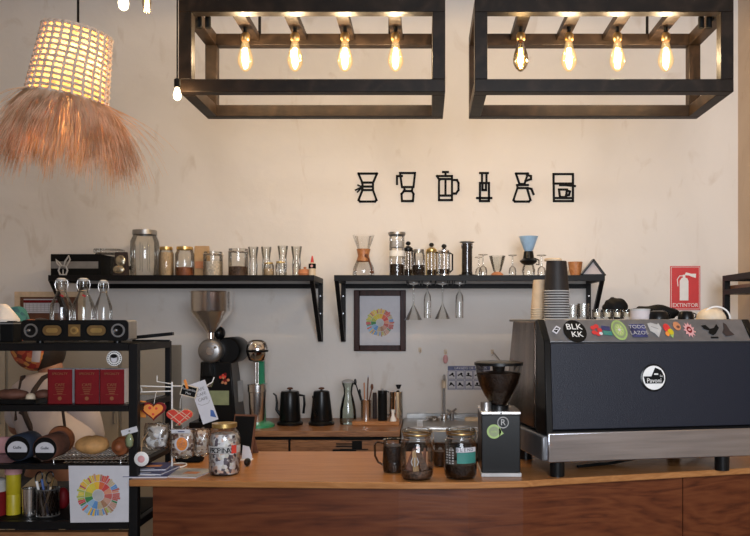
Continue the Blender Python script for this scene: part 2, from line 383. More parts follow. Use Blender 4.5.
# ------------------------------------------------------------ display rack on the left
rk = thing('shelving_rack', 'black steel display rack with glass shelves at the left of the counter', 'shelving rack', (-1.5, 2.63, 0))
RX0, RX1, RY0, RY1 = -2.1, -.884, 2.458, 2.80
def L(x, y): return (x + 1.5, y - 2.63)
for (x, y) in ((RX1 - .027, RY0), (RX1 - .02, RY1 - .02), (RX0, RY0), (RX0, RY1 - .02)):
    a = L(x, y); MB().b2((a[0], a[1], 0), (a[0] + (.027 if y == RY0 else .018), a[1] + (.027 if y == RY0 else .018), 1.412), 'blk').build('post', rk, bev=.001)
for zt, th, nm in ((1.414, .024, 'top_shelf'), (1.224, .02, 'shelf'), (1.042, .016, 'shelf'), (.867, .024, 'shelf')):
    a0 = L(RX0, RY0); a1 = L(RX1, RY1); s = MB()
    s.b2((a0[0] + .027, a0[1] - .001, zt - th), (a1[0] - .0275, a0[1] + .02, zt - .001), 'blk')
    s.b2((a0[0] + .02, a1[1] - .02, zt - th), (a1[0] - .021, a1[1], zt - .001), 'blk')
    s.b2((a1[0] - .02, a0[1] + .0275, zt - th), (a1[0], a1[1] - .021, zt - .001), 'blk')
    s.b2((a0[0], a0[1] + .0275, zt - th), (a0[0] + .02, a1[1] - .021, zt - .001), 'blk')
    s.build(nm + '_frame' if nm == 'top_shelf' else 'shelf_frame', rk)
    MB().b2((a0[0] + .021, a0[1] + .021, zt - .006), (a1[0] - .021, a1[1] - .021, zt), 'blkm' if zt > 1.4 or zt < 1. else 'shelfglass').build('shelf_panel', rk)
bx = MB(); a0 = L(RX0, RY0); bx.b2((a0[0], a0[1] + .002, .81), (L(RX1, 0)[0] - .03, a0[1] + .03, .832), 'wood'); bx.build('wooden_rail', rk)
# round sticker on the front of the rack
st = MB(); cx, cz = X_(113.5, 2.455) + 1.5, Z_(358.5, 2.455); yy = RY0 - 2.63 + .004
st.disc(cx, cz, .0235, yy, .002, 'white')
for i in range(20):
    a = i / 20 * 2 * PI; st.disc(cx + .0195 * math.cos(a), cz + .0195 * math.sin(a), .0022, yy - .002, .0004, 'blkm', n=6)
st.disc(cx, cz, .0145, yy - .002, .0006, 'grey'); st.disc(cx, cz - .002, .009, yy - .0026, .0005, 'paper', rz=.011)
st.disc(cx - .001, cz + .007, .0105, yy - .0031, .0005, 'blkm', rz=.006)
lab(st.build('round_sticker', rk), 'round black and white sticker hung under the top rail')

# speaker
sp = thing('speaker', 'long dark soundbar speaker with brass oval drivers on top of the rack', 'speaker', (X_(76, 2.47), 2.50, 1.414))
SW = .33
b = MB(); b.b2((-SW / 2, -.036, .008), (SW / 2, .038, .071), 'grey'); b.build('body', sp, bev=.006)
b = MB(); pts = []
for cx, cz, a0 in ((SW / 2 - .012, .059, 0), (-SW / 2 + .012, .059, 90), (-SW / 2 + .012, .019, 180), (SW / 2 - .012, .019, 270)):
    for k in range(5): a = math.radians(a0 + k * 22.5); pts.append((cx + .012 * math.cos(a), cz + .012 * math.sin(a)))
b.prism(pts, -.0362, -.040, 'blkp'); b.build('front_plate', sp)
for sx in (-1, 1):
    b = MB(); x = sx * .134
    b.lathe([(.021, 0), (.021, .003), (.016, .003)], 'dsteel', (x, -.040, .039), 28, (0, -1, 0)); b.lathe([(.016, .003), (.012, .0012), (0, .0006)], 'blkp', (x, -.040, .039), 28, (0, -1, 0))
    b.lathe([(.006, .0008), (.004, .004), (0, .005)], 'chrome', (x - .006, -.040, .039), 20, (0, -1, 0)); b.build('tweeter', sp)
    b = MB(); x = sx * .068
    def oval(rx, rz, n=32): return [(x + (rx - rz) * (1 if math.cos(q) > 0 else -1) + rz * math.cos(q), .039 + rz * math.sin(q)) for q in [2 * PI * (i + .5) / n for i in range(n)]]
    b.prism(oval(.035, .0215), -.0401, -.0425, 'blkm'); b.prism(oval(.029, .0155), -.0426, -.0436, 'brass'); b.prism(oval(.018, .007), -.0437, -.0442, 'gold'); b.build('oval_driver', sp)
b = MB(); b.b2((-.018, -.0402, .021), (.018, -.043, .057), 'brass'); b.disc(0, .039, .012, -.0431, .0015, 'gold'); b.disc(0, .039, .006, -.0447, .001, 'brass'); b.build('centre_emblem', sp)
for x in (-.12, .12): MB().cyl((x, -.01, 0), (x, -.01, .0082), .012, 'blkp').build('foot', sp)

# swing-top bottles
def swing_bottle(x, y, z, h, r, label, top=True):
    t = thing('swing_top_bottle', label, 'bottle', (x, y, z), 0, 'clear glass bottles behind the speaker')
    MB().lathe([(0, .002), (r * .9, .002), (r, .008), (r, h * .52), (r * .95, h * .58), (r * .42, h * .78), (r * .38, h * .9), (r * .46, h * .91), (r * .46, h * .95), (r * .3, h * .955)], 'glassd').build('glass_body', t)
    MB().lathe([(0, h * .945), (r * .4, h * .945), (r * .42, h * .985), (r * .25, h), (0, h)], 'lgrey').build('stopper', t)
    b = MB()
    for s in (-1, 1): b.tube([(s * r * .5, 0, h * .97), (s * r * .62, 0, h * .9), (s * r * .55, 0, h * .84), (s * r * .45, 0, h * .8)], .0011, 'steel', 6)
    b.tube([(r * .45 * math.cos(a), r * .45 * math.sin(a), h * .8) for a in [i * PI / 8 for i in range(16)]], .0011, 'steel', 6, True); b.build('wire_clasp', t)
    if top: MB().box((r * .2, -r * .35, h * .72), (.012, .002, .006), 'red', (0, .5, 0)).build('red_seal', t)
    return t
YBt = 2.64
swing_bottle(X_(61.5, YBt), YBt, 1.414, Z_(278, YBt) - 1.414, .0355, 'leftmost clear swing-top bottle behind the speaker, red seal on its neck')
swing_bottle(X_(83.5, YBt), YBt, 1.414, Z_(278, YBt) - 1.414, .0355, 'middle clear swing-top bottle of three behind the speaker')
swing_bottle(X_(103.5, YBt), YBt, 1.414, Z_(280, YBt) - 1.414, .0275, 'slim clear swing-top bottle at the right end of the speaker', False)

# items at the left end of the rack top
t = thing('dark_box', 'small black box at the left end of the rack top', 'box', (X_(11, 2.6), 2.6, 1.414))
MB().b2((-.022, -.03, 0), (.022, .03, .068), 'blkm').build('box_body', t, bev=.003)
MB().b2((-.0222, -.0302, .058), (.0222, .0302, .062), 'grey').build('lid_seam', t)
def drape(u, v):
    return None
b = MB(); n = 14; vs = []; fs = []
for j in range(7):
    for i in range(n):
        a = 2 * PI * i / n; s_ = 1 - j / 7.5; k = 1 + .1 * math.sin(3 * a + j)
        vs.append((math.cos(a) * .038 * s_ * k - (j * .002), math.sin(a) * .035 * s_ * k, .006 + .05 * math.sin(j / 6 * PI / 2)))
for j in range(6):
    for i in range(n): fs.append((j * n + i, j * n + (i + 1) % n, (j + 1) * n + (i + 1) % n, (j + 1) * n + i))
b.add(vs, fs, 'cloth', True); b.add([(v[0], v[1], v[2] - .008) for v in vs[:n]] + vs[:n], [(i, (i + 1) % n, n + (i + 1) % n, n + i) for i in range(n)], 'cloth')
o = b.build('white_cloth', None, loc=(X_(6, 2.6), 2.6, 1.481)); tag(o, 'crumpled white cloth lying over the small black box', 'cloth')
o = MB().b2((-.14, -.003, 0), (.02, .003, .1), 'cloth').build('white_board', None, loc=(X_(-4, 2.68), 2.68, 1.4141)); o['kind'] = ''; del o['kind']
tag(o, 'white panel leaning upright at the far left edge of the rack', 'board')
t = thing('tongs', 'black tongs lying on the rack top, tips pointing right past the speaker', 'tongs', (X_(150, 2.60), 2.60, 1.414))
b = MB(); b.box((.004, 0, .004), (.12, .014, .006), 'blkp'); b.build('lower_arm', t, bev=.001)
b = MB(); b.box((.008, 0, .02), (.135, .02, .011), 'blkp', (0, -.1, 0)); b.build('upper_arm', t, bev=.001)

# red books
bk = thing('red_book', 'standing dark red book with gold lettering, left of three on the rack', 'book', (X_(60, 2.50), 2.50, 1.224), 0, 'red books on the rack')
b = MB(); BW, BH = .076, .107
b.b2((-BW / 2, -.0015, 0), (BW / 2, .0015, BH), 'redcover'); b.b2((-BW / 2, -.0015, 0), (-BW / 2 + .003, .052, BH), 'redcover'); b.b2((-BW / 2, .05, 0), (BW / 2, .053, BH), 'redcover'); b.build('cover', bk)
b = MB(); b.b2((-BW / 2 + .0032, .0016, .001), (BW / 2 - .001, .0497, BH + .001), 'paper'); b.build('pages', bk)
b = MB()
b.text('SPECIALTY', .010, (0, -.002, BH - .014), 'goldink'); b.build('title_lettering', bk); b = MB(); b.text('CAFE', .013, (0, -.002, .058), 'goldink')
for i in range(4): b.b2((-.014 + i * .002, -.0016, .048 - i * .006), (.014 - i * .002, -.0022, .050 - i * .006), 'goldink')
b.disc(0, .016, .006, -.0016, .0006, 'goldink'); b.b2((-.02, -.0016, .028), (.02, -.0022, .0285), 'goldink'); b.build('gold_emblem', bk)
dup(bk, (X_(87, 2.50), 2.50, 1.224), 'standing dark red book with gold lettering, middle of three on the rack')
dup(bk, (X_(112, 2.50), 2.50, 1.224), 'standing dark red book with gold lettering, right of three by the rack post')
# tray with cakes
t = thing('dark_tray', 'flat dark tray with raised rim on the second rack shelf', 'tray', (X_(18, 2.56), 2.56, 1.224))
b = MB(); b.b2((-.12, -.07, 0), (.09, .07, .006), 'blkp')
for a, c in (((-.12, -.07), (.09, -.066)), ((-.12, .066), (.09, .07)), ((-.12, -.07), (-.116, .07)), ((.086, -.07), (.09, .07))): b.b2((a[0], a[1], .006), (c[0], c[1], .014), 'blkp')
b.build('tray_body', t)
o = MB().ball((0, 0, .018), (.05, .03, .018), 'cake', fn=lambda d: 1 + .06 * math.sin(9 * d.x)).build('loaf_cake', None, loc=(X_(12, 2.55), 2.55, 1.2302)); tag(o, 'brown loaf cake lying on the dark tray', 'cake')
o = MB().lathe([(0, 0), (.013, 0), (.015, .008), (.013, .018), (.007, .023), (0, .024)], 'cream').build('cream_bun', None, loc=(X_(29, 2.52), 2.53, 1.2302)); tag(o, 'small cream coloured bun beside the loaf cake', 'bun')
o = MB().ball((0, 0, .016), (.028, .024, .016), 'cake').build('brown_bun', None, loc=(X_(42, 2.56), 2.57, 1.2302)); tag(o, 'round brown bun on the tray next to the left red book', 'bun')

# third shelf: tins lying on side, rack, bread
def side_tin(px, py, r, y, body, label, txt, rz):
    t = thing('round_container', label, 'container', (X_(px, y), y, 1.042), rz, 'round containers lying on their side')
    b = MB(); b.lathe([(0, -.055), (r * .96, -.055), (r, -.05), (r, .04), (r * .9, .045)], body, (0, 0, r), 32, (0, -1, 0)); b.build('container_body', t)
    b = MB(); b.lathe([(r * .9, .045), (r * .86, .042), (0, .042)], 'blkp', (0, 0, r), 32, (0, -1, 0)); b.build('container_lid', t)
    b = MB(); pts = [(r * .72 * math.cos(a), r * .9 + r * .62 * math.sin(a)) for a in [PI * i / 14 - .35 for i in range(18)]]
    b.prism(pts, -.046, -.047, 'paper'); b.text(txt, r * .3, (0, -.0475, r * 1.05), 'blkm'); b.b2((-r * .3, -.0471, r * .62), (r * .3, -.0478, r * .68), 'blkm'); b.build('paper_label', t)
    return t
side_tin(24, 452, .042, 2.55, 'slate', 'blue-grey round container on its side with white label, left of two', 'Galle', .05)
side_tin(51, 452, .040, 2.55, 'cake', 'brown round container on its side with white label, beside the bread', 'Galle', .05)
t = thing('wooden_ring', 'brown round wooden plate standing behind the brown container', 'plate', (X_(61, 2.66), 2.66, 1.042))
MB().lathe([(.03, -.006), (.043, -.008), (.046, 0), (.043, .008), (.03, .006)], 'croissant', (0, 0, .046), 32, (0, -1, 0)).build('rim', t)
MB().lathe([(0, .002), (.031, .002)], 'cake', (0, 0, .046), 32, (0, -1, 0)).build('disc', t)
o = MB().b2((-.035, -.01, 0), (.03, .01, .055), 'pink').build('pink_packet', None, bev=.006, loc=(X_(4, 2.62), 2.66, 1.042)); tag(o, 'pale pink packet at the left end of the third rack shelf', 'packet')
t = thing('wire_grate', 'wire cooling grate under the bread on the third rack shelf', 'grate', (X_(96, 2.55), 2.555, 1.042))
b = MB()
for i in range(17): b.tube([(-.105 + i * .013, -.07, .012), (-.105 + i * .013, .1, .012)], .0018, 'steel', 6)
b.build('bars', t); b = MB()
for y in (-.07, .015, .1): b.tube([(-.108, y, .0095), (.106, y, .0095)], .0022, 'steel', 6)
for x in (-.105, .103):
    for y in (-.07, .1): b.cyl((x, y, 0), (x, y, .01), .002, 'steel', n=8)
b.build('frame', t)
o = MB().ball((0, 0, .032), (.056, .04, .032), 'bread', 28, 16, lambda d: 1 - .09 * math.exp(-((d.x * 1.4 + d.y) * 6) ** 2) * max(0, d.z) - .18 * max(0, -d.z - .3) - .12 * max(0, d.x) ** 2 - .05 * math.exp(-((d.x * 1.4 + d.y - .5) * 8) ** 2) * max(0, d.z)).build('bread_roll', None, loc=(X_(92.5, 2.53), 2.535, 1.0562)); tag(o, 'large golden bread roll on the wire grate', 'bread')
o = MB().ball((0, 0, .028), (.027, .035, .028), 'croissant', 24, 16, lambda d: 1 + .09 * math.sin(11 * d.y)).build('croissant', None, loc=(X_(121, 2.54), 2.545, 1.0562)); tag(o, 'dark brown croissant on the grate by the rack post', 'croissant')

# bottom shelf of the rack
Zb = .867
t = thing('yellow_tin', 'tall yellow tin with clear pinkish cap on the bottom rack shelf', 'tin', (X_(13.5, 2.55), 2.55, Zb))
b = MB(); r = .021; b.lathe([(0, 0), (r, 0), (r, .062), (r * .96, .064), (r * 1.03, .066), (r * 1.03, .128), (0, .128)], 'yellow'); b.build('tin_body', t)
MB().lathe([(r * 1.2, .1282), (r * 1.25, .16), (0, .16)], 'pink').build('cap', t)
t = thing('red_can', 'red and pale can at the left edge of the bottom rack shelf', 'can', (X_(-3, 2.54), 2.54, Zb))
MB().lathe([(0, 0), (.028, 0), (.028, .075), (0, .075)], 'redcover').build('can_body', t); MB().lathe([(.028, .0752), (.026, .11), (.02, .115), (0, .115)], 'lgrey').build('can_top', t)
t = thing('steel_cup', 'plain stainless cup to the left of the mesh pen cup', 'cup', (X_(29.5, 2.53), 2.53, Zb))
MB().lathe([(0, .001), (.0195, .001), (.0215, .086), (.0225, .087), (.0205, .085), (.0185, .004), (0, .004)], 'steel').build('cup_body', t)
t = thing('pen_cup', 'grey mesh pen cup holding scissors and pens on the bottom rack shelf', 'pen cup', (X_(48, 2.53), 2.53, Zb))
b = MB(); b.lathe([(0, .001), (.034, .001), (.034, .086)], 'smoke'); b.lathe([(.034, .083), (.0355, .085), (.034, .087)], 'dsteel'); b.lathe([(.034, 0), (.0355, .003), (.034, .005)], 'dsteel'); b.build('cup_body', t)
b = MB()
for k in range(16):
    a = k * PI / 8; b.tube([(.0343 * math.cos(a), .0343 * math.sin(a), .003), (.0343 * math.cos(a + .7), .0343 * math.sin(a + .7), .084)], .0006, 'dsteel', 4); b.tube([(.0343 * math.cos(a), .0343 * math.sin(a), .003), (.0343 * math.cos(a - .7), .0343 * math.sin(a - .7), .084)], .0006, 'dsteel', 4)
b.build('mesh_wall', t)
t = thing('scissors', 'black handled scissors standing in the mesh pen cup', 'scissors', (X_(47, 2.53), 2.535, Zb + .004))
for cx, rt in ((-.028, -.3), (.006, -.1)):
    b = MB(); b.tube([(cx + .011 * math.cos(a) + .003 * math.sin(a), 0, .115 + .018 * math.sin(a)) for a in [i * PI / 9 for i in range(18)]], .0024, 'blkp', 6, True); b.build('handle', t)
b = MB(); b.tube([(-.018, 0, .1), (-.004, 0, .05), (.004, 0, .004)], .003, 'steel', 6, flat=.4); b.tube([(.002, 0, .098), (.002, .002, .05), (.0, .002, .004)], .003, 'steel', 6, flat=.4); b.build('blade', t)
def pen(x0, x1, h, m, label, nm='pen', cap=None, y=2.522, r=.0035):
    t = thing(nm, label, nm, (X_(48, 2.53) + x0, y, Zb + .004))
    MB().tube([(0, 0, 0), ((x1 - x0) * .75, 0, h * .75)], r, m, 8).build('barrel', t)
    MB().tube([((x1 - x0) * .75, 0, h * .75), (x1 - x0, 0, h)], r * 1.15, cap or m, 8).build('tip', t)
pen(.004, -.016, .112, 'blue', 'blue pen leaning left in the mesh pen cup')
pen(-.006, -.03, .107, 'white', 'white marker leaning left in the mesh pen cup', 'marker', y=2.517)
pen(-.014, .022, .118, 'cream', 'pale stick leaning right in the mesh pen cup', 'stick', 'brass')
o = MB().prism([(-.06, 0), (.06, 0), (.055, .08), (.02, .115), (-.01, .1), (-.055, .06)], -.012, .012, 'kraft').build('kraft_bag', None, loc=(X_(42, 2.68), 2.66, Zb)); tag(o, 'crumpled kraft paper bag behind the pen cup', 'paper bag')
o = MB().ball((0, 0, .035), (.022, .02, .035), 'redcover').build('red_pouch', None, loc=(X_(63, 2.62), 2.62, Zb)); tag(o, 'dark red pouch beside the printed flavour wheel sheet', 'pouch')

# flavour wheels
def wheel(b, cx, cz, R, y, dim=1.0, start=0.):
    cols = [(.55, .06, .05), (.6, .12, .04), (.7, .42, .03), (.62, .5, .05), (.35, .4, .06), (.04, .2, .06), (.25, .4, .55), (.1, .25, .5), (.45, .36, .22), (.35, .18, .1), (.5, .28, .2), (.45, .1, .08), (.6, .25, .15)]
    ms = []
    for i, c in enumerate(cols):
        k = 'wheel%d' % i
        if k not in M: M[k] = pm('wheel_ink_%d' % i, c, .6, var=.1)
        ms.append(k)
    N = len(cols); seq = [0, 1, 2, 3, 3, 4, 5, 6, 7, 8, 9, 10, 11, 12]
    rnd = random.Random(3)
    n1 = len(seq)
    for i, q in enumerate(seq):
        a0 = start + i / n1 * 2 * PI; a1 = start + (i + .96) / n1 * 2 * PI
        b.prism([(cx + R * .28 * math.cos(a), cz + R * .28 * math.sin(a)) for a in (a0, a1)] + [(cx + R * .62 * math.cos(a), cz + R * .62 * math.sin(a)) for a in (a1, (a0 + a1) / 2, a0)], y, y - .0006, ms[q])
        for k in range(4):
            c0 = a0 + (a1 - a0) * k / 4; c1 = a0 + (a1 - a0) * (k + .88) / 4; ro = R * (.9 + .1 * rnd.random())
            b.prism([(cx + R * .64 * math.cos(a), cz + R * .64 * math.sin(a)) for a in (c0, c1)] + [(cx + ro * math.cos(a), cz + ro * math.sin(a)) for a in (c1, c0)], y, y - .0006, ms[(q + rnd.choice((0, 0, 0, 12, 8))) % N])
    b.disc(cx, cz, R * .25, y, .0007, 'lgrey')
t = thing('flavour_wheel_sheet', 'white printed sheet with a coloured flavour wheel on the front of the rack', 'poster', (X_(98.5, 2.452), 2.4572, Z_(523, 2.452)))
b = MB(); W, H = 60 * 2.452 / F, 57 * 2.452 / F
b.prism([(-W / 2 + .004, 0), (W / 2 - .001, .002), (W / 2, H), (-W / 2 - .002, H)], 0, -.001, 'paper'); b.build('sheet', t)
b = MB(); wheel(b, -.002, H * .48, .068, -.0012, start=.6); b.build('coloured_wheel', t)

# ------------------------------------------------------------ counter items, left
# magazines
def mag(px, Y, w, d, z, th, m, rz, label, extra=None):
    t = thing('magazine', label, 'magazine', (X_(px, Y), Y, z), rz, 'papers under the wire stand')
    MB().b2((-w / 2, -d / 2, 0), (w / 2, d / 2, th), 'paper').build('pages', t)
    b = MB(); b.b2((-w / 2, -d / 2, th), (w / 2, d / 2, th + .0012), m)
    if extra: b.b2((-w * .1, -d * .15, th + .0012), (w * .3, d * .1, th + .0016), extra); b.b2((-w * .4, -d * .42, th + .0012), (w * .2, -d * .36, th + .0016), 'paper')
    b.build('cover', t); return t
mag(152, 2.53, .135, .15, ZT, .0035, 'indigo', .05, 'bottom blue covered magazine of the pile by the rack post', 'clay')
mag(151, 2.55, .13, .14, ZT + .0048, .004, 'indigo', -.12, 'middle blue magazine of the pile beneath the round lolly', 'redfelt')
mag(150, 2.58, .125, .12, ZT + .0102, .0035, 'indigo', .1, 'top blue magazine of the pile by the rack post', 'clay')
mag(189, 2.53, .115, .14, ZT, .002, 'lgrey', -.18, 'pale photo leaflet lying flat at the foot of the wire stand', 'clay')
# wire stand
SY = 2.60
ws = thing('wire_display_stand', 'white wire display stand with hooked arms carrying hearts and snack bags', 'display stand', (X_(172, SY), SY, ZT))
zp = Z_(388, SY) - ZT
# stands on the leaflets' rear edge, so keep its base behind them
b = MB(); b.tube([(0, 0, .004), (0, 0, zp + .02)], .0028, 'white', 8); b.build('pole', ws)
b = MB(); b.tube([(.03 * math.cos(a), .05 + .045 * math.sin(a), .003) for a in [i * PI / 10 for i in range(20)]], .0026, 'white', 6, True); b.tube([(0, 0, .003), (0, .008, .003)], .0026, 'white', 6); b.build('base_ring', ws)
def arm(pts, nm='hooked_arm'): MB().tube([(X_(p[0], SY) - X_(172, SY), p[2], Z_(p[1], SY) - ZT) for p in pts], .0019, 'white', 7).build(nm, ws)
arm([(124.5, 379, -.02), (129, 385, -.02), (150, 386, -.01), (172, 387, 0)])
arm([(172, 386, 0), (190, 386, -.005), (208, 385, -.01), (213, 382, -.01), (215, 377, -.01)])
arm([(172, 391, 0), (158, 391, -.02), (143, 391, -.04)])
arm([(172, 384, 0), (155, 382, .02), (155, 376, .02)])
arm([(172, 430, 0), (155, 432, -.02), (146, 436, -.03)])
b = MB(); c = X_(142.5, SY) - X_(172, SY); b.tube([(c + .0115 * math.cos(a), -.04, Z_(389, SY) - ZT + .0115 * math.sin(a)) for a in [i * PI / 8 for i in range(16)]], .002, 'white', 7, True); b.build('ring', ws)
def heart(s, n=30):
    P = []
    for i in range(n):
        a = 2 * PI * i / n; x = 16 * math.sin(a) ** 3; z = 13 * math.cos(a) - 5 * math.cos(2 * a) - 2 * math.cos(3 * a) - math.cos(4 * a)
        P.append((x / 17 * s, z / 17 * s * .85))
    return P
def wp(px, py, Y=SY): return (X_(px, Y), Z_(py, Y))
x, z = wp(154, 410, 2.53)
t = thing('felt_heart', 'orange felt heart with dark red edge hanging from the wire stand', 'heart', (x, 2.53, z), .1)
b = MB(); b.prism(heart(.041), .0, -.007, 'redcover'); b.build('dark_edge', t, bev=.002); b = MB(); b.prism(heart(.032), -.0072, -.012, 'orange'); b.build('orange_front', t, bev=.0015)
b = MB(); b.disc(-.01, .008, .005, -.0121, .001, 'redfelt', 12); b.disc(.01, .006, .004, -.0121, .001, 'redfelt', 12); b.disc(0, -.012, .004, -.0121, .001, 'redfelt', 12); b.build('sewn_spot', t)
MB().tube([(0, 0, .02), (.003, .01, .05), (.002, .035, Z_(391, 2.565) - z)], .0008, 'white', 5).build('string', t)
o = MB().prism([(-.016, -.024), (.016, -.028), (.018, .024), (-.014, .03)], 0, -.004, 'orange').build('orange_tag', None, loc=(X_(141, 2.555), 2.555, Z_(409, 2.555)), bev=.002); tag(o, 'yellow-orange felt tag hanging behind the orange heart', 'tag')
x, z = wp(180.5, 416, 2.53)
t = thing('felt_heart', 'red felt heart laced with pale thread hanging from the wire stand', 'heart', (x, 2.53, z), -.05)
b = MB(); b.prism([(a * 1.05, c * .82) for a, c in heart(.042)], 0, -.012, 'redfelt'); b.build('heart_body', t, bev=.004)
b = MB()
for p, q in (((-.035, .012), (.012, -.026)), ((-.018, .024), (.028, -.01)), ((.035, .012), (-.01, -.028)), ((.018, .024), (-.026, -.008)), ((0, .02), (.034, -.004))): b.stroke([p, q], .0018, -.0122, .001, 'cream')
b.tube([(a * 1.06, -.006, c * .83) for a, c in heart(.0425)], .0012, 'kraft', 5, True); b.build('lacing', t)
MB().tube([(0, -.004, .024), (-.004, .01, .05), (0, .04, Z_(387, 2.57) - z)], .0008, 'white', 5).build('string', t)
t = thing('folded_card', 'tall white printed card tilted beside the red heart', 'card', (X_(204, 2.575), 2.575, Z_(402, 2.575)))
b = MB(); b.box((0, 0, 0), (.052, .0015, .135), 'paper', (0, -.33, 0)); b.build('card_body', t)
b = MB(); b.T = Euler((0, -.33, 0)).to_matrix().to_4x4()
for k in range(3): b.text('CAFE'[:4], .014, (.0, -.0016, .042 - k * .016), 'grey')
b.prism([(.005, -.05), (.022, -.06), (.02, -.035), (.012, -.03)], -.0009, -.0014, 'blue'); b.tube([(-.02, -.001, 0), (-.01, -.001, -.008), (.012, -.001, -.008), (.02, -.001, 0)], .0006, 'grey', 4); b.build('print', t)
t = thing('chalk_tag', 'small black chalkboard tag clipped over the white card', 'tag', (X_(189, 2.555), 2.555, Z_(391, 2.555)))
b = MB(); b.box((0, 0, 0), (.052, .003, .036), 'cream', (0, .25, 0)); b.build('tag_border', t)
b = MB(); b.T = Euler((0, .25, 0)).to_matrix().to_4x4(); b.b2((-.023, -.0016, -.015), (.023, -.0028, .015), 'blkm'); b.text('Recuerdos', .0105, (0, -.0032, .005), 'lgrey'); b.text('Mex', .0105, (0, -.0032, -.007), 'lgrey'); b.build('slate_face', t)
b = MB(); b.box((-.008, -.004, .022), (.006, .008, .03), 'orange', (0, -.3, 0)); b.build('clothes_peg', t)
# bags
def bag(nm, label, px, py, Y, w, h, m, rz=0, extra=None):
    t = thing(nm, label, 'bag', (X_(px, Y), Y, Z_(py, Y)), rz)
    rn = random.Random(px); MB().ball((0, 0, 0), (w / 2, .018, h / 2), m, 22, 16, lambda d: (1 / max(abs(d.x), abs(d.z), .62)) ** .55 * (1 + .05 * math.sin(7 * d.x + 5 * d.z + rn.random()))).build('filling', t)
    b = MB(); b.ball((0, 0, 0), (w / 2 + .006, .022, h / 2 + .006), 'glass', 22, 16, lambda d: (1 / max(abs(d.x), abs(d.z), .62)) ** .7 * (1 + .05 * math.sin(9 * d.x - 6 * d.z)))
    b.build('clear_wrapper', t)
    if extra: extra(t)
    return t
def ex1(t):
    b = MB()
    for k in range(5): a = k * 2 * PI / 5; b.stroke([(.012, -.004), (.012 + .016 * math.cos(a), -.004 + .016 * math.sin(a))], .004, -.024, .001, 'paper')
    b.build('white_star', t)
bag('snack_bag', 'clear wrapped silver snack bag with white star, left of the stand pole', 157, 436, 2.55, .068, .075, 'wrap', 0, ex1)
def ex2(t):
    b = MB(); b.disc(.003, 0, .023, -.024, .001, 'paper'); b.disc(.004, .001, .017, -.0251, .0008, 'orange', rz=.021)
    for k in range(14): a = k * 2.4; b.disc(.004 + .011 * (k / 14) ** .5 * math.cos(a), .013 * (k / 14) ** .5 * math.sin(a), .0025, -.0259, .0008, 'clay', 8)
    b.build('round_label', t); b = MB(); b.b2((-.03, -.022, .034), (.03, -.0235, .046), 'paper'); b.b2((-.008, -.0236, .038), (.012, -.0242, .041), 'indigo'); b.build('header', t)
bag('snack_bag', 'clear snack bag with round cookie label under the red heart', 183, 443, 2.55, .07, .085, 'snack', 0, ex2)
bag('snack_bag', 'clear bag of dark nuts between the cookie bag and the sticker jar', 202, 442, 2.60, .045, .08, 'snack', 0)
t = thing('hang_tag', 'white paper strip tag sticking out left over the rack post', 'tag', (X_(129.5, 2.44), 2.44, Z_(431, 2.44)))
b = MB(); b.box((0, 0, 0), (.05, .001, .017), 'paper', (0, -.28, 0)); b.build('strip', t); b = MB(); b.disc(0, 0, .003, -.0006, .001, 'grey', 12); b.build('eyelet', t)
t = thing('wrapped_sweet', 'pale green wrapped sweet below the white strip tag', 'sweet', (X_(129.5, 2.44), 2.44, Z_(441, 2.44)))
MB().ball((0, 0, 0), (.012, .008, .022), 'olive', fn=lambda d: 1 + .08 * math.sin(8 * d.z)).build('sweet_body', t); MB().ball((0, -.002, 0), (.0135, .009, .0235), 'glass').build('wrapper', t); MB().tube([(0, 0, .021), (.001, .001, .034)], .001, 'kraft', 5).build('string', t)
t = thing('lolly', 'round white lolly with pink centre hanging by the rack post', 'lolly', (X_(141.5, 2.44), 2.44, Z_(459, 2.44)))
b = MB(); b.lathe([(0, -.003), (.019, -.003), (.0225, 0), (.019, .003), (0, .003)], 'white', ax=(0, -1, 0)); b.build('rim_disc', t); b = MB(); b.ball((0, -.003, 0), (.011, .003, .011), 'pink'); b.build('centre_motif', t)
MB().tube([(0, 0, .022), (-.006, .02, .05), (.0, .06, .075)], .001, 'kraft', 5).build('string', t)
o = MB().box((0, 0, .02), (.09, .05, .04), 'blkm').build('dark_case', None, bev=.008, loc=(X_(188, 2.72), 2.74, ZT)); tag(o, 'low black case on the counter behind the snack bags', 'case')

# sticker jar
Yj = 2.52
t = thing('sticker_jar', 'glass jar full of paper bits with brass lid and black lettering', 'jar', (X_(224.5, Yj), Yj, ZT))
r = .0485; h = Z_(423, Yj) - ZT
MB().lathe([(0, .002), (r * .9, .002), (r, .01), (r, h * .7), (r * .95, h * .8), (r * .72, h * .9), (r * .7, h * .95)], 'glass').build('glass_body', t)
MB().lathe([(0, .005), (r * .88, .005), (r * .95, .012), (r * .95, h * .68), (r * .85, h * .8), (0, h * .83)], 'collage').build('paper_filling', t)
MB().lathe([(r * .78, h * .92), (r * .8, h * .925), (r * .8, h), (0, h)], 'gold').build('lid', t)
b = MB()
tx = 'PROPINAS'
b.lathe([(r + .0002, h * .44), (r + .0006, h * .445), (r + .0006, h * .575), (r + .0002, h * .58)], 'lgrey', n=40)
for i, ch in enumerate(tx):
    a = (i - 3.5) * .2; b.T = Matrix.Rotation(a, 4, 'Z'); b.text(ch, .023, (0, -r - .0014, h * .5), 'blkm', .0004)
b.build('lettering', t)
b = MB(); b.T = Matrix.Rotation(.85, 4, 'Z'); b.b2((-.009, -r - .0022, h * .44), (.009, -r - .0012, h * .6), 'redfelt'); b.build('red_sticker', t)
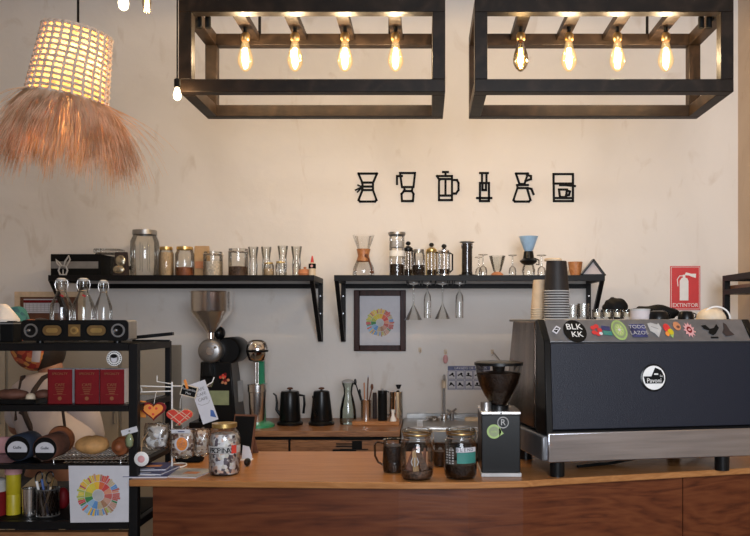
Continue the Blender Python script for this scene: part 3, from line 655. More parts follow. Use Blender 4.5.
# leaning dark tablet and card
t = thing('tablet_stand', 'dark framed tablet leaning back behind the sticker jar', 'tablet', (X_(246, 2.86), 2.86, ZT), -.25)
b = MB(); b.box((-.01, .0, .075), (.085, .008, .145), 'cork', (-.28, .0, 0)); b.build('frame', t); b = MB(); b.box((-.01, -.0052, .0755), (.076, .001, .132), 'blkm', (-.28, 0, 0)); b.build('screen', t)
b = MB(); b.box((-.01, .045, .045), (.05, .004, .1), 'cork', (.5, 0, 0)); b.build('back_leg', t)
t = thing('white_card', 'small white curved card holder in front of the leaning tablet', 'card', (X_(247, 2.78), 2.78, ZT))
MB().prism([(-.018, 0), (.018, 0), (.018, .014), (.008, .045), (-.014, .05)], 0, -.003, 'paper').build('card_body', t); MB().b2((-.02, -.02, 0), (.02, .012, .003), 'white').build('foot', t)
o = MB().ball((0, 0, .013), (.011, .02, .013), 'blkp').build('black_mouse', None, loc=(X_(246, 2.64), 2.66, ZT)); tag(o, 'small black rounded object right of the sticker jar', 'gadget')

# ------------------------------------------------------------ counter items, centre
Yc = 2.56
t = thing('coffee_server', 'glass coffee server filled with black coffee left of the jars', 'coffee server', (X_(394, Yc), Yc, ZT))
r = .036; h = Z_(440, Yc) - ZT
MB().lathe([(0, .002), (r * .95, .002), (r * 1.05, .02), (r, h * .6), (r * .92, h), (r * .98, h + .002)], 'glass').build('glass_body', t)
MB().lathe([(0, .004), (r * .92, .004), (r * 1.0, .02), (r * .95, h * .6), (r * .9, h * .84), (0, h * .84)], 'coffee').build('coffee', t)
b = MB(); b.tube([(-r * .93, 0, h * .9), (-r * 1.5, 0, h * .93), (-r * 1.72, 0, h * .85), (-r * 1.68, 0, h * .5), (-r * 1.4, 0, h * .3), (-r * 1.02, 0, h * .22)], .0035, 'smoke', 8); b.build('handle', t)
def clip_jar(px, Y, w, ytop, label, fill, fh):
    t = thing('clip_jar', label, 'jar', (X_(px, Y), Y, ZT), 0, 'clip-top jars on the counter front')
    r = w / 2 * Y / F; h = Z_(ytop, Y) - ZT
    MB().lathe([(0, .003), (r * .85, .002), (r * .97, .012), (r, .03), (r * 1.02, h * .55), (r * .98, h * .66), (r * .83, h * .76), (r * .8, h * .82), (r * .86, h * .83), (r * .86, h * .86)], 'glass').build('glass_body', t)
    MB().lathe([(r * .86, h * .862), (r * .88, h * .88), (r * .86, h * .9)], 'brass').build('rubber_seal', t)
    MB().lathe([(r * .86, h * .9), (r * .9, h * .92), (r * .9, h * .96), (r * .78, h * .985), (r * .7, h), (0, h * .975)], 'glassd').build('lid', t)
    b = MB(); b.tube([(r * .84 * math.cos(a), r * .84 * math.sin(a), h * .8) for a in [i * PI / 12 for i in range(24)]], .0014, 'steel', 6, True)
    b.tube([(r * .92 * math.cos(a), r * .92 * math.sin(a), h * .93) for a in [i * PI / 12 for i in range(24)]], .0014, 'brass', 6, True)
    b.tube([(r * .95, .01, h * .93), (r * 1.02, .008, h * .8), (r * .9, 0, h * .72)], .0014, 'steel', 6); b.build('wire_clip', t)
    b = MB(); b.lathe([(0, .006), (r * .82, .006), (r * .93, .014), (r * .95, .03), (r * .96, fh), (r * .6, fh + .004), (0, fh + .003)], fill); b.build('contents', t)
    return t, r, h
t, r, h = clip_jar(417, 2.445, 33, 428, 'clip-top glass jar with brown biscuits over coffee grounds, beside the coffee server', 'cocoa', .022)
for k, (x, y, z, rt, m) in enumerate(((-.015, -.012, .06, .3, 'cake'), (.012, -.014, .062, -.35, 'cocoa'), (.0, .012, .06, .1, 'clay'), (-.006, -.022, .055, -.15, 'kraft'), (.022, .006, .058, .2, 'cake'))):
    b = MB(); b.box((x, y, z), (.026, .006, .07), m, (0, rt, .3 * k), tap=.6); lab(b.build('biscuit', t, bev=.003), 'brown biscuit seen through the glass')
b = MB(); 
for s in (-1, 0, 1): b.tube([(s * .007 - .006, -r * 1.0, .045 + abs(s) * .004), (s * .011 - .006, -r * 1.0, .06), (s * .006 - .006, -r * 1.0, .073)], .0016, 'lgrey', 5)
b.build('painted_leaf', t)
t, r, h = clip_jar(460.5, 2.46, 33, 427, 'clip-top glass jar half full of coffee beans with green and white label', 'coffee', .045)
b = MB(); vs = []; fs = []
def wrapband(b, r, a0, a1, z0, z1, m, n=14):
    vs = [];
    for i in range(n + 1):
        a = a0 + (a1 - a0) * i / n
        for z in (z0, z1): vs.append((r * math.sin(a), -r * math.cos(a), z))
    b.add(vs, [(2 * i, 2 * i + 2, 2 * i + 3, 2 * i + 1) for i in range(n)], m, True)
wrapband(b, r * 1.035, -.25, 1.0, .052, .085, 'teal'); b.build('green_label', t)
b = MB(); wrapband(b, r * 1.035, -.3, 1.0, .086, .1, 'paper')
for i, ch in enumerate('BLEND'): b.T = Matrix.Rotation((i - 1) * .22, 4, 'Z'); b.text(ch, .014, (0, -r * 1.045, .093), 'blkm', .0003)
b.T = Matrix.Identity(4); b.build('white_label', t)
b = MB()
for i in range(3):
    for j in range(6): b.T = Matrix.Rotation(-.5 - .22 * i, 4, 'Z'); b.b2((-.003, -r * 1.03, .05 + j * .008), (.003, -r * 1.035, .054 + j * .008), 'lgrey')
b.build('side_print', t)
t = thing('glass_cup', 'small glass of dark coffee between the two clip-top jars', 'glass', (X_(440, 2.66), 2.66, ZT))
MB().lathe([(0, .002), (.022, .002), (.031, .085), (.032, .086)], 'glass').build('glass_body', t); MB().lathe([(0, .004), (.021, .004), (.026, .05), (0, .05)], 'coffee').build('coffee', t)
o = MB().b2((-.12, -.08, 0), (.1, .07, .012), 'blkm').build('drip_mat', None, bev=.003, loc=(X_(462, 2.82), 2.82, ZT)); tag(o, 'black rubber mat on the counter behind the jars', 'mat')

# hopper grinder
Yg = 2.475
gw = 39 * Yg / F
t = thing('coffee_grinder', 'black on-demand coffee grinder with bean hopper beside the espresso machine', 'coffee grinder', (X_(501, Yg), Yg + .08, ZT), 0)
MB().b2((-gw / 2 - .001, -.085, 0), (gw / 2 + .003, .1, .012), 'lgrey').build('base_plate', t, bev=.002)
MB().b2((-gw / 2, -.08, .012), (gw / 2, .1, .192), 'blkp').build('body', t, bev=.003)
MB().b2((-gw / 2 - .001, -.081, .192), (gw / 2 + .001, .101, .202), 'steel').build('top_plate', t, bev=.002)
b = MB(); b.cyl((-.042, -.02, .202), (-.042, -.02, .225), .017, 'dsteel'); b.build('adjustment_knob', t)
b = MB(); b.lathe([(.032, .202), (.032, .213), (.024, .217)], 'blkp'); b.build('hopper_collar', t)
b = MB(); HT = Z_(365, 2.56) - ZT; b.lathe([(.026, .212), (.034, .228), (.050, .254), (.062, .278), (.071, .309), (.0745, HT)], 'glass'); b.build('hopper', t)
b = MB(); b.lathe([(.022, .214), (.032, .230), (.048, .256), (.060, .28), (.0675, .306), (.069, .316), (.03, .322), (0, .32)], 'coffee'); b.build('beans', t)
b = MB(); b.lathe([(.072, HT), (.078, HT), (.078, HT + .009), (.07, HT + .012), (0, HT + .013)], 'blkp'); b.lathe([(0, HT - .022), (.018, HT - .02), (.022, HT)], 'blkp'); b.build('hopper_lid', t)
b = MB(); lx, lz = X_(503, Yg) - X_(501, Yg), Z_(422.5, Yg) - ZT
b.tube([(lx + .0165 * math.cos(a), -.081, lz + .0165 * math.sin(a)) for a in [i * PI / 16 for i in range(32)]], .0016, 'lgrey', 6, True); b.text('R', .027, (lx, -.0815, lz), 'lgrey'); b.build('round_logo', t)
b = MB(); lx, lz = X_(494, Yg) - X_(501, Yg), Z_(431.5, Yg) - ZT
b.disc(lx, lz, .022, -.0802, .0006, 'lime'); b.prism([(lx + .015, lz + .012), (lx + .03, lz - .006), (lx + .016, lz - .015)], -.0802, -.0808, 'lime'); b.disc(lx, lz, .016, -.0809, .0003, 'olive'); b.text('cafe', .011, (lx, -.0815, lz), 'lime'); b.build('green_sticker', t)
b = MB(); b.disc(0, .197, .003, -.0812, .001, 'blkm', 10); b.build('screw', t)

# ------------------------------------------------------------ espresso machine
TH = math.radians(10.5)
em = thing('espresso_machine', 'large black two-group espresso machine with steel lower panel and stickers', 'espresso machine', (.372, 2.45, ZT), TH)
MW, MD = .735, .40
def side_prof(): return [(0.0, .047), (0.0, .138), (.008, .150), (.055, .415), (.062, .421), (.145, .487), (MD, .487), (MD + .02, .3), (MD, .10), (MD, .047)]
b = MB(); b.side([(.018, .05), (.018, .14), (.03, .15), (.05, .41), (.10, .478), (MD - .01, .478), (MD - .01, .05)], .02, MW - .02, 'blkp'); b.build('chassis', em)
for x0, x1 in ((0, .022), (MW - .022, MW)):
    b = MB(); b.side([(.0, .13), (.022, .415), (.028, .425), (.084, .4875), (.105, .4875), (.105, .12)], x0, x1, 'blkp'); b.build('end_cap', em, bev=.003)
lab((lambda b: b.build('side_panel', em, bev=.003))(MB().side([(.106, .14), (.106, .480), (MD - .06, .480), (MD, .3), (MD + .01, .14)], -.004, .02, 'reflect')), 'polished side panel with brown reflections painted in')
MB().side([(.106, .14), (.106, .480), (MD - .06, .480), (MD, .3), (MD + .01, .14)], MW - .02, MW + .004, 'reflect').build('side_panel', em, bev=.003)
MB().side([(.01, .05), (.01, .128), (MD, .128), (MD, .05)], -.010, .02, 'silverpaint').build('lower_side', em, bev=.006)
MB().b2((.004, -.002, .047), (MW - .004, .016, .138), 'steelpanel').build('lower_panel', em, bev=.004)
b = MB(); b.add([(.024, .012, .146), (MW - .024, .012, .146), (MW - .024, .030, .412), (.024, .030, .412), (.024, .03, .146), (MW - .024, .03, .146), (MW - .024, .05, .412), (.024, .05, .412)], [(0, 1, 2, 3), (5, 4, 7, 6), (0, 3, 7, 4), (1, 5, 6, 2), (3, 2, 6, 7), (0, 4, 5, 1)], 'navy'); lab(b.build('rear_panel', em, bev=.002), 'dark navy textured panel')
b = MB(); b.add([(.024, .034, .417), (MW - .024, .034, .417), (MW - .024, .088, .486), (.024, .088, .486), (.024, .044, .41), (MW - .024, .044, .41), (MW - .024, .098, .479), (.024, .098, .479)], [(0, 1, 2, 3), (5, 4, 7, 6), (0, 3, 7, 4), (1, 5, 6, 2), (3, 2, 6, 7), (0, 4, 5, 1)], 'silverpaint'); lab(b.build('sticker_strip', em, bev=.001), 'sloping grey metal strip')
MB().b2((.0, .092, .479), (MW, MD, .4872), 'dsteel').build('cup_tray', em, bev=.002)
for x, y in ((.045, .03), (MW - .13, .03), (.045, MD - .05), (MW - .13, MD - .05)):
    MB().cyl((x, y, 0), (x, y, .05), .023, 'blkp', n=24).build('foot', em, bev=.001)
# barista side
for gx in (.2, .52): MB().cyl((gx, MD - .0, .34), (gx, MD - .0, .24), .032, 'chrome').build('group_head', em)
MB().b2((.04, MD + .0, .06), (MW - .04, MD + .1, .1), 'steel').build('drip_tray', em, bev=.003)
# logo
lx, lz = .362, .302
tl = math.atan2(.018, .266)
b = MB(); b.T = Matrix.Translation((lx, .012 + .018 * (lz - .146) / .266 - .0015, lz)) @ Matrix.Rotation(-tl, 4, 'X') @ Matrix.Scale(1.14, 4)
b.lathe([(0, .003), (.034, .003), (.0385, .001), (.0385, 0)], 'blkp', ax=(0, -1, 0)); b.disc(0, 0, .0335, -.0031, .001, 'white')
b.prism([(-.031, .004), (-.008, .004), (.004, .028), (.014, .024), (.022, .020), (.029, .006), (.030, -.006), (.024, -.016), (-.026, -.016)], -.0042, -.005, 'blkm')
b.text('Pavoni', .0175, (-.0005, -.0055, -.008), 'white', .0004, .95); b.text('La', .009, (.021, -.0055, .005), 'white', .0004); b.b2((0, -.005, .008), (.012, -.0056, .012), 'white'); b.build('round_logo', em)
# stickers on strip
sa = math.atan2(.054, .069)
def sticker(px, fn, nm='sticker', l=None):
    # px along strip -> local x
    k = (px - VX) / F; c, s = math.cos(TH), math.sin(TH)
    ly = .061
    lxx = (k * (2.45 + ly * c) - .372 + ly * s) / (c - k * s)
    b = MB(); b.T = Matrix.Translation((lxx, .061 - .0015, .4515 + .0012)) @ Matrix.Rotation(-sa, 4, 'X')
    fn(b); o = b.build(nm, em)
    if l: lab(o, l)
def s1(b): b.prism([(-.015, -.004), (.004, .018), (.017, .008), (-.002, -.016)], 0, -.0008, 'paper'); b.prism([(-.009, -.003), (.003, .011), (.011, .006), (-.001, -.009)], -.0008, -.0013, 'blkm'); b.stroke([(-.003, .001), (.005, .003)], .003, -.0013, .0004, 'paper')
def s2(b):
    b.disc(0, -.004, .038, 0, .0008, 'blkm', rz=.044); b.text('BLK', .032, (.0, -.0014, .012), 'white', .0004); b.text('KK', .03, (.004, -.0014, -.018), 'white', .0004)
def s3(b):
    for k in range(5): a = k * 2 * PI / 5; b.disc(.011 * math.cos(a), .016 * math.sin(a), .0085, 0 - k * .0001, .0008, 'red', 10)
    b.disc(.012, -.014, .006, -.001, .0008, 'paper', 10)
def s4(b): b.box((0, -.0005, .008), (.028, .001, .016), 'indigo', (0, .15, 0)); b.box((.002, -.0005, -.012), (.03, .001, .016), 'teal', (0, .15, 0))
def s5(b):
    b.disc(0, 0, .026, 0, .0008, 'lime', rz=.040); b.disc(0, 0, .021, -.0008, .0004, 'olive', rz=.033); b.disc(0, 0, .015, -.0012, .0004, 'lime', rz=.024)
    for k in range(8): a = k * PI / 4; b.stroke([(.0, 0), (.012 * math.cos(a), .02 * math.sin(a))], .0012, -.0016, .0003, 'cream')
    b.disc(0, 0, .004, -.0019, .0004, 'paper', 10)
def s6(b): b.b2((-.026, 0, -.028), (.026, -.0008, .024), 'indigo'); b.text('TODO', .02, (0, -.0012, .012), 'lgrey', .0003); b.text('LAZOS', .02, (0, -.0012, -.012), 'lgrey', .0003)
def s7(b): b.prism([(-.024, .026), (-.01, .03), (.008, .022), (.016, .028), (.02, .006), (.01, -.012), (.0, -.03), (-.01, -.012), (-.022, -.004)], 0, -.0008, 'lgrey'); b.stroke([(-.014, .014), (.008, .004)], .002, -.0009, .0003, 'grey')
def s8(b):
    b.disc(-.003, .008, .012, 0, .0008, 'red', 12, .018); b.disc(.006, -.008, .010, -.0009, .0004, 'yellow', 12, .012); b.disc(-.008, -.016, .007, -.0009, .0004, 'orange', 10, .01); b.prism([(0, -.02), (.016, -.012), (.006, -.034)], 0, -.0008, 'lime')
def s9(b): b.disc(0, .016, .013, 0, .0008, 'clay', 14, .018); b.disc(.003, .012, .006, -.0009, .0004, 'cake', 10)
def s10(b):
    pts = []
    for k in range(22): a = k * PI / 11; q = 1 if k % 2 else .62; pts.append((.021 * q * math.cos(a), .032 * q * math.sin(a)))
    b.prism(pts, 0, -.0008, 'pink'); b.disc(0, 0, .009, -.0009, .0004, 'redcover', 12, .013); b.disc(0, 0, .005, -.0014, .0004, 'pink', 10)
def s11(b):
    b.prism([(-.03, .018), (-.014, .02), (-.004, .004), (.012, .008), (.026, .024), (.03, .008), (.012, -.014), (.0, -.022), (-.014, -.012), (-.008, -.002), (-.024, .004)], 0, -.0008, 'blkm'); b.b2((-.012, 0, -.034), (.014, -.0008, -.028), 'blkm')
def s12(b): b.prism([(-.004, .03), (.004, .022), (.008, -.004), (.018, -.02), (.0, -.024), (-.014, -.026), (-.02, -.01), (-.01, .006)], 0, -.0008, 'apron')
for px, fn, l in ((556, s1, 'small white diamond sticker'), (574.5, s2, 'round black sticker with white letters'), (596, s3, 'red flower sticker'), (606, s4, 'blue and green sticker'), (619, s5, 'round lime green sticker'), (638, s6, 'dark blue sticker with letters'), (656, s7, 'pale grey map sticker'), (668, s8, 'red and yellow rooster sticker'), (678, s9, 'brown sticker'), (689, s10, 'pink flower sticker'), (711, s11, 'black bird sticker'), (727, s12, 'dark plant sticker')): sticker(px, fn, 'sticker', l)
# cable under/behind machine
o = MB().tube([(.5, 2.62, ZT + .005), (.62, 2.68, ZT + .005), (.75, 2.72, ZT + .02), (.86, 2.78, ZT + .032), (.97, 2.86, ZT + .02), (1.05, 2.95, ZT + .005)], .005, 'blkm', 8).build('power_cable'); tag(o, 'black cable looping on the counter under the espresso machine', 'cable')

# --------------- on top of the machine
ZM = ZT + .4872
def cupthing(m, rim):
    b = MB(); b.lathe([(.043, .002), (.042, .006), (.0345, .1), (.0335, .104), (0, .102)], m, n=32); b.lathe([(.043, .0), (.0452, .0022), (.043, .0045), (.0415, .002)], rim, n=32); return b
o = cupthing('cupblk', 'lgrey').build('paper_cup', None, loc=(X_(556.5, 2.72), 2.72, ZM)); g1 = 'upside-down black paper cups in one stack'
tag(o, 'one of the black paper cups hidden but for its rim in the tall stack', 'paper cup', g1)
for i in range(1, 12): 
    q = dup(o, (X_(556.5, 2.72), 2.72, ZM + i * .0085))
q['label'] = 'topmost upside-down black paper cup of the tall stack'; del q['group']
o = cupthing('tan', 'cream').build('paper_cup', None, loc=(X_(543, 2.81), 2.81, ZM)); tag(o, 'one of the tan paper cups in the stack behind the black ones', 'paper cup', 'upside-down tan paper cups in one stack')
for i in range(1, 5): q = dup(o, (X_(543, 2.81), 2.81, ZM + i * .0085)); 
q['label'] = 'topmost tan paper cup of the stack behind the black cups'; del q['group']
def tumbler(px, Y, w, ytop, zb, label, cat='glass', group=None, m='glassd', flute=.0, fill=None, nm='drinking_glass', tp=.85):
    r = w / 2 * Y / F; h = Z_(ytop, Y) - zb; t = thing(nm, label, cat, (X_(px, Y), Y, zb), 0, group)
    b = MB(); b.lathe([(0, .002), (r * tp, .001), (r * (tp + .05), .004), (r, h), (r * .93, h), (r * .85, .008), (0, .007)], m, n=12 if flute else 28, smooth=not flute); b.build('glass_body', t)
    if fill: MB().lathe([(0, .008), (r * .8, .008), (r * .88, h * .7), (0, h * .7)], fill).build('filling', t)
    return t
t = thing('tan_lid', 'tan paper lid resting on top of the black cup stack', 'lid', (X_(553, 2.72), 2.72, ZM + 11 * .0085 + .1045)); MB().lathe([(0, 0), (.03, 0), (.03, .006), (.026, .009), (0, .009)], 'tan').build('lid_disc', t)
tumbler(573, 2.72, 11, 305, ZM, 'narrow faceted glass right beside the paper cup stack')
tumbler(584, 2.74, 13, 303.5, ZM, 'wider faceted glass second from the paper cup stack')
for i, px in enumerate((597, 607, 617, 627)):
    tumbler(px, 2.76 + i * .012, 10.5, 309.5, ZM, ['small tan-filled cup right of the faceted glasses', 'second small tan-filled cup in the low row on the machine', 'third small tan-filled cup in the low row on the machine', 'last small tan-filled cup next to the pink tin'][i], 'cup', 'small cups in a row on the machine', 'glassd', 0, 'cream', 'espresso_cup')
t = thing('pink_tin', 'pale pinkish round tin between the cup row and black cloth', 'tin', (X_(640, 2.75), 2.75, ZM))
MB().lathe([(0, 0), (.033, 0), (.034, .03), (0, .03)], 'shirt').build('tin_body', t); MB().lathe([(.0345, .03), (.0345, .036), (0, .037)], 'lgrey').build('lid', t)
def lump(nm, c, r, m, label, cat, fr=.1, zmin=True):
    rn = random.Random(hash(nm) % 99 if 0 else len(label)); p = [rn.random() * 6 for _ in range(4)]
    b = MB(); b.ball((0, 0, r[2]), r, m, 32, 20, lambda d: 1 + fr * (math.sin(5 * d.x + p[0]) * math.sin(4 * d.y + p[1]) + .6 * math.sin(9 * d.x + 7 * d.z + p[2])))
    b.v = [(x, y, max(0, z - .003)) for x, y, z in b.v]
    o = b.build(nm, None, loc=c); return tag(o, label, cat)
lump('black_cloth', (X_(615, 2.9), 2.90, ZM), (.047, .04, .041), 'blkm', 'bunched black cloth forming a hump behind the small cups', 'cloth', .07)
lump('black_cloth', (X_(655, 2.93), 2.93, ZM), (.1, .04, .027), 'blkm', 'long spread black cloth lying behind the pink tin', 'cloth', .12)
def dome(px, Y, w, h, label):
    t = thing('black_cup', label, 'cup', (X_(px, Y), Y, ZM)); r = w / 2 * Y / F
    MB().lathe([(r, 0), (r * .97, h * .5), (r * .75, h * .9), (r * .4, h), (0, h)], 'blkp').build('cup_body', t); MB().tube([(r * .9, 0, h * .75), (r * 1.25, 0, h * .6), (r * 1.2, 0, h * .25), (r * .95, 0, h * .15)], .0022, 'blkp', 6).build('handle', t)
dome(658, 2.74, 21, .03, 'glossy black cup turned upside down, nearer the pink tin'); dome(686, 2.77, 16, .03, 'smaller glossy black upturned cup next to the cream bowl')
t = thing('cream_bowl', 'cream and white bowl turned over at the right end of the machine', 'bowl', (X_(711, 2.83), 2.83, ZM))
b = MB(); b.ball((0, 0, 0), (.052, .05, .042), 'cream', 28, 16, lambda d: 1); b.v = [v for v in b.v]; b.v = [(x, y, max(0, z)) for x, y, z in b.v]; b.build('bowl_body', t)
b = MB(); b.tube([(.012 + .048 * math.cos(a), -.02 , .002 + .043 * math.sin(a)) for a in [PI * i / 12 for i in range(13)]], .003, 'white', 6); b.build('rim', t)

# ------------------------------------------------------------ back counter
ZB = .923; YC0, YC1 = 4.05, 4.59
bc = thing('back_counter', 'low wooden counter with drawers against the back wall', 'counter', (0, 4.3, 0))
XA, XB_ = X_(176, 4.05), X_(400, 4.05)
MB().b2((XA, YC0 - 4.3, ZB - .03), (XB_, YC1 - 4.3, ZB), 'wood').build('worktop', bc, bev=.003)
MB().b2((XA, YC0 + .03 - 4.3, 0), (XB_, YC1 - 4.3, ZB - .03), 'blkm').build('carcass', bc)
dx = [XA, X_(289, 4.05), XB_]
for i in range(2):
    for j in range(3):
        z1 = ZB - .048 - j * .29; d = MB().b2((dx[i] + .006, YC0 - 4.3 + .008, z1 - .28), (dx[i + 1] - .006, YC0 + .03 - 4.3, z1), 'wood').build('drawer', bc, bev=.002)
        MB().b2(((dx[i] + dx[i + 1]) / 2 - .06, YC0 - 4.3 - .006, z1 - .055), ((dx[i] + dx[i + 1]) / 2 + .06, YC0 - 4.3 + .008, z1 - .045), 'blk').build('handle', d)
b = MB()
for (a, c, y, h) in ((340, 372, 437, 2.5), (352, 362, 441, 8), (336, 352, 443.5, .9), (336, 352, 446, .9), (340, 368, 449, .9)): b.b2((X_(a, 4.05), YC0 - 4.3 + .007, Z_(y + h, 4.05)), (X_(c, 4.05), YC0 - 4.3 + .002, Z_(y, 4.05)), 'blkm')
lab(b.build('dark_marks', bc), 'black printed marks on the drawer front')
su = thing('sink_unit', 'stainless steel sink counter to the right of the wooden back counter', 'sink', (X_(470, 4.1), 4.3, 0))
sx0, sx1 = XB_ + .004 - X_(470, 4.1), 1.2 - X_(470, 4.1)
b = MB(); b.b2((sx0, -.25, .86), (sx1, .29, .925), 'dsteel'); b.build('steel_top', su, bev=.006)
b = MB(); b.b2((sx0 + .02, .27, .9255), (sx1, .29, .95), 'dsteel'); b.build('upstand', su)
b = MB(); b.b2((sx0 + .08, -.18, .9252), (sx0 + .5, .15, .929), 'steel'); b.b2((sx0 + .11, -.15, .9292), (sx0 + .47, .12, .930), 'dsteel'); b.build('basin', su)
b = MB(); b.b2((sx0 + .01, -.22, 0), (sx1, .28, .859), 'blkm'); b.build('base_cabinet', su)
b = MB()
for k in range(9): b.disc(sx0 + .09 + k * .055, .825, .011, -.2205, .003, 'lgrey', 14)
lab(b.build('white_knobs', su), 'row of pale knobs along the black front')
b = MB(); b.b2((sx0 + .2, -.24, .70), (sx0 + .62, -.2205, .79), 'wood'); b.build('wooden_box_front', su)
t = thing('faucet', 'slim tall grey faucet pipe standing behind the sink', 'faucet', (X_(444, 4.5), 4.5, .925))
b = MB(); b.cyl((0, 0, 0), (0, 0, Z_(388, 4.5) - .925), .008, 'dsteel'); b.cyl((0, 0, 0), (0, 0, .03), .02, 'steel'); b.build('pipe', t)
b = MB(); b.cyl((0, 0, Z_(388, 4.5) - .925), (0, 0, Z_(380, 4.5) - .925), .012, 'cream'); b.build('cream_grip', t)
b = MB(); b.tube([(0, 0, Z_(380, 4.5) - .925), (0, 0, Z_(377, 4.5) - .925), (.0, -.05, Z_(375, 4.5) - .925), (.0, -.12, Z_(378, 4.5) - .925)], .007, 'dsteel'); b.build('spout', t)
t = thing('tap_handle', 'small cross-shaped steel tap to the right of the faucet', 'tap', (X_(452, 4.5), 4.5, .925))
b = MB(); b.cyl((0, 0, 0), (0, 0, .04), .01, 'dsteel'); b.build('stem', t); b = MB(); b.tube([(-.028, 0, .055), (.028, 0, .03)], .006, 'dsteel'); b.tube([(-.02, -.01, .028), (.024, .01, .06)], .006, 'dsteel'); b.build('cross_grip', t)
o = MB().b2((-.04, -.03, 0), (.04, .03, .022), 'cream').build('sponge', None, bev=.005, loc=(X_(472, 4.42), 4.42, .925)); tag(o, 'tan sponge lying on the sink edge', 'sponge')
o = MB().lathe([(0, 0), (.035, 0), (.05, .02), (.047, .02), (.03, .004), (0, .004)], 'steel').build('soap_dish', None, loc=(X_(434, 4.42), 4.45, .925)); tag(o, 'shallow steel dish left of the faucet', 'dish')

# beige cabinets behind the rack
cb = thing('beige_cabinet', 'tall beige cabinet with doors against the back wall behind the rack', 'cabinet', (-1.9, 4.45, 0))
ctop = Z_(346, 4.4)
MB().b2((-1.05, -.05, 0), (X_(171, 4.4) + 1.9, .14, ctop), 'beige').build('body', cb)
xe = [-1.05, X_(8, 4.4) + 1.9, X_(121, 4.4) + 1.9, X_(171, 4.4) + 1.9]
for a, c in zip(xe, xe[1:]):
    d = MB().b2((a + .008, -.07, .1), (c - .008, -.051, ctop - .02), 'beige').build('door', cb, bev=.004)
    MB().tube([(c - .03, -.07, .92), (c - .03, -.085, .92), (c - .03, -.085, .98), (c - .03, -.07, .98)], .004, 'dsteel', 6).build('handle', d)
# cork board
t = thing('cork_board', 'cork notice board with a printed red-headed calendar behind the rack', 'notice board', (X_(50, 4.58), 4.585, Z_(345, 4.58)))
fw = 29 * 4.58 / F; fh = 48 * 4.58 / F
MB().b2((-fw, -.012, 0), (fw, .012, fh), 'cork').build('cork_panel', t)
b = MB()
for a, c in (((-fw - .03, 0), (-fw, fh + .03)), ((fw, 0), (fw + .03, fh + .03)), ((-fw, fh), (fw, fh + .03)), ((-fw, -.03), (fw, 0))): b.b2((a[0], -.02, a[1]), (c[0], .014, c[1]), 'tan')
b.build('frame', t)
b = MB(); x0, x1, z1, z0 = X_(24.5, 4.58) - X_(50, 4.58), X_(60, 4.58) - X_(50, 4.58), Z_(299, 4.58) - Z_(345, 4.58), Z_(313, 4.58) - Z_(345, 4.58)
b.b2((x0, -.013, z0), (x1, -.015, z1), 'paper'); b.b2((x0, -.0151, z1 - .022), (x1, -.0158, z1 - .006), 'redcover')
for k in range(6): b.b2((x0 + .006, -.0151, z0 + .008 + k * .012), (x1 - .006, -.0156, z0 + .0095 + k * .012), 'grey')
for k in range(9): b.b2((x0 + .01 + k * .022, -.0151, z0 + .008), (x0 + .0115 + k * .022, -.0156, z1 - .026), 'grey')
b.build('calendar_sheet', t)

# ------------------------------------------------------------ shop grinder and friends on the back counter
Yk = 4.28
def lx_(px, y=0.): return X_(px, Yk + y) - X_(213, Yk)
def lz_(py, Y=Yk): return Z_(py, Y) - ZB
t = thing('bulk_grinder', 'tall black bulk coffee grinder with silver funnel hopper', 'coffee grinder', (X_(213, Yk), Yk, ZB))
b = MB(); b.b2((lx_(196), -.13, 0), (lx_(245), .14, .03), 'blkp'); b.build('foot_plate', t, bev=.004)
b = MB(); top = lz_(361); b.add([(lx_(198.5, -.1), -.1, .03), (lx_(236, -.1), -.1, .03), (lx_(231, -.1), -.1, top), (lx_(200.5, -.1), -.1, top), (lx_(203, .1), .13, .03), (lx_(245.5, .13), .13, .03), (lx_(238, .13), .13, top), (lx_(205, .13), .13, top)], [(0, 1, 2, 3), (5, 4, 7, 6), (0, 3, 7, 4), (1, 5, 6, 2), (3, 2, 6, 7), (0, 4, 5, 1)], 'blkp'); b.build('body', t, bev=.006)
b = MB(); cz = lz_(350); b.lathe([(0, .012), (.045, .012), (.06, .004), (.064, -.006), (.064, -.06), (0, -.06)], 'dsteel', (lx_(210, -.14), -.14, cz), 36, (0, -1, 0)); b.build('burr_housing', t)
b = MB(); b.lathe([(0, .004), (.02, .003), (.022, 0)], 'steel', (lx_(210, -.152), -.152, cz), 24, (0, -1, 0)); b.cyl((lx_(210, -.15) + .03, -.155, cz + .02), (lx_(210, -.15) + .03, -.17, cz + .02), .006, 'chrome'); b.build('dial', t)
b = MB(); b.lathe([(0, .1), (.062, .1), (.07, .09), (.07, -.12), (0, -.12)], 'blkp', (lx_(228, -.08), .0, cz), 32, (0, -1, 0)); b.build('motor_housing', t)
b = MB(); b.ball((lx_(222), -.05, lz_(333)), (.03, .04, .035), 'blkp'); b.build('top_latch', t)
b = MB(); R = 20.5 * 4.18 / F; cx = lx_(211, -.1)
b.lathe([(.018, lz_(341)), (.018, lz_(333)), (R * .97, lz_(312)), (R, lz_(311)), (R, lz_(293.5)), (R * 1.04, lz_(292)), (R * .98, lz_(292)), (R * .97, lz_(310))], 'steel', (cx, -.1, 0), 40); b.build('hopper', t)
b = MB(); b.cyl((cx, -.1, lz_(343)), (cx, -.1, lz_(331)), .02, 'chrome'); b.build('hopper_neck', t)
b = MB(); b.box((lx_(208, -.12), -.125, lz_(368)), (.05, .05, .075), 'blkp', tap=.8); b.build('spout', t, bev=.005)
b = MB(); b.tube([(lx_(205, -.13), -.13, lz_(384)), (lx_(212, -.13), -.15, lz_(384)), (lx_(215, -.13), -.16, lz_(378))], .005, 'chrome'); b.build('bag_clamp', t)
b = MB()
rr = random.Random(2)
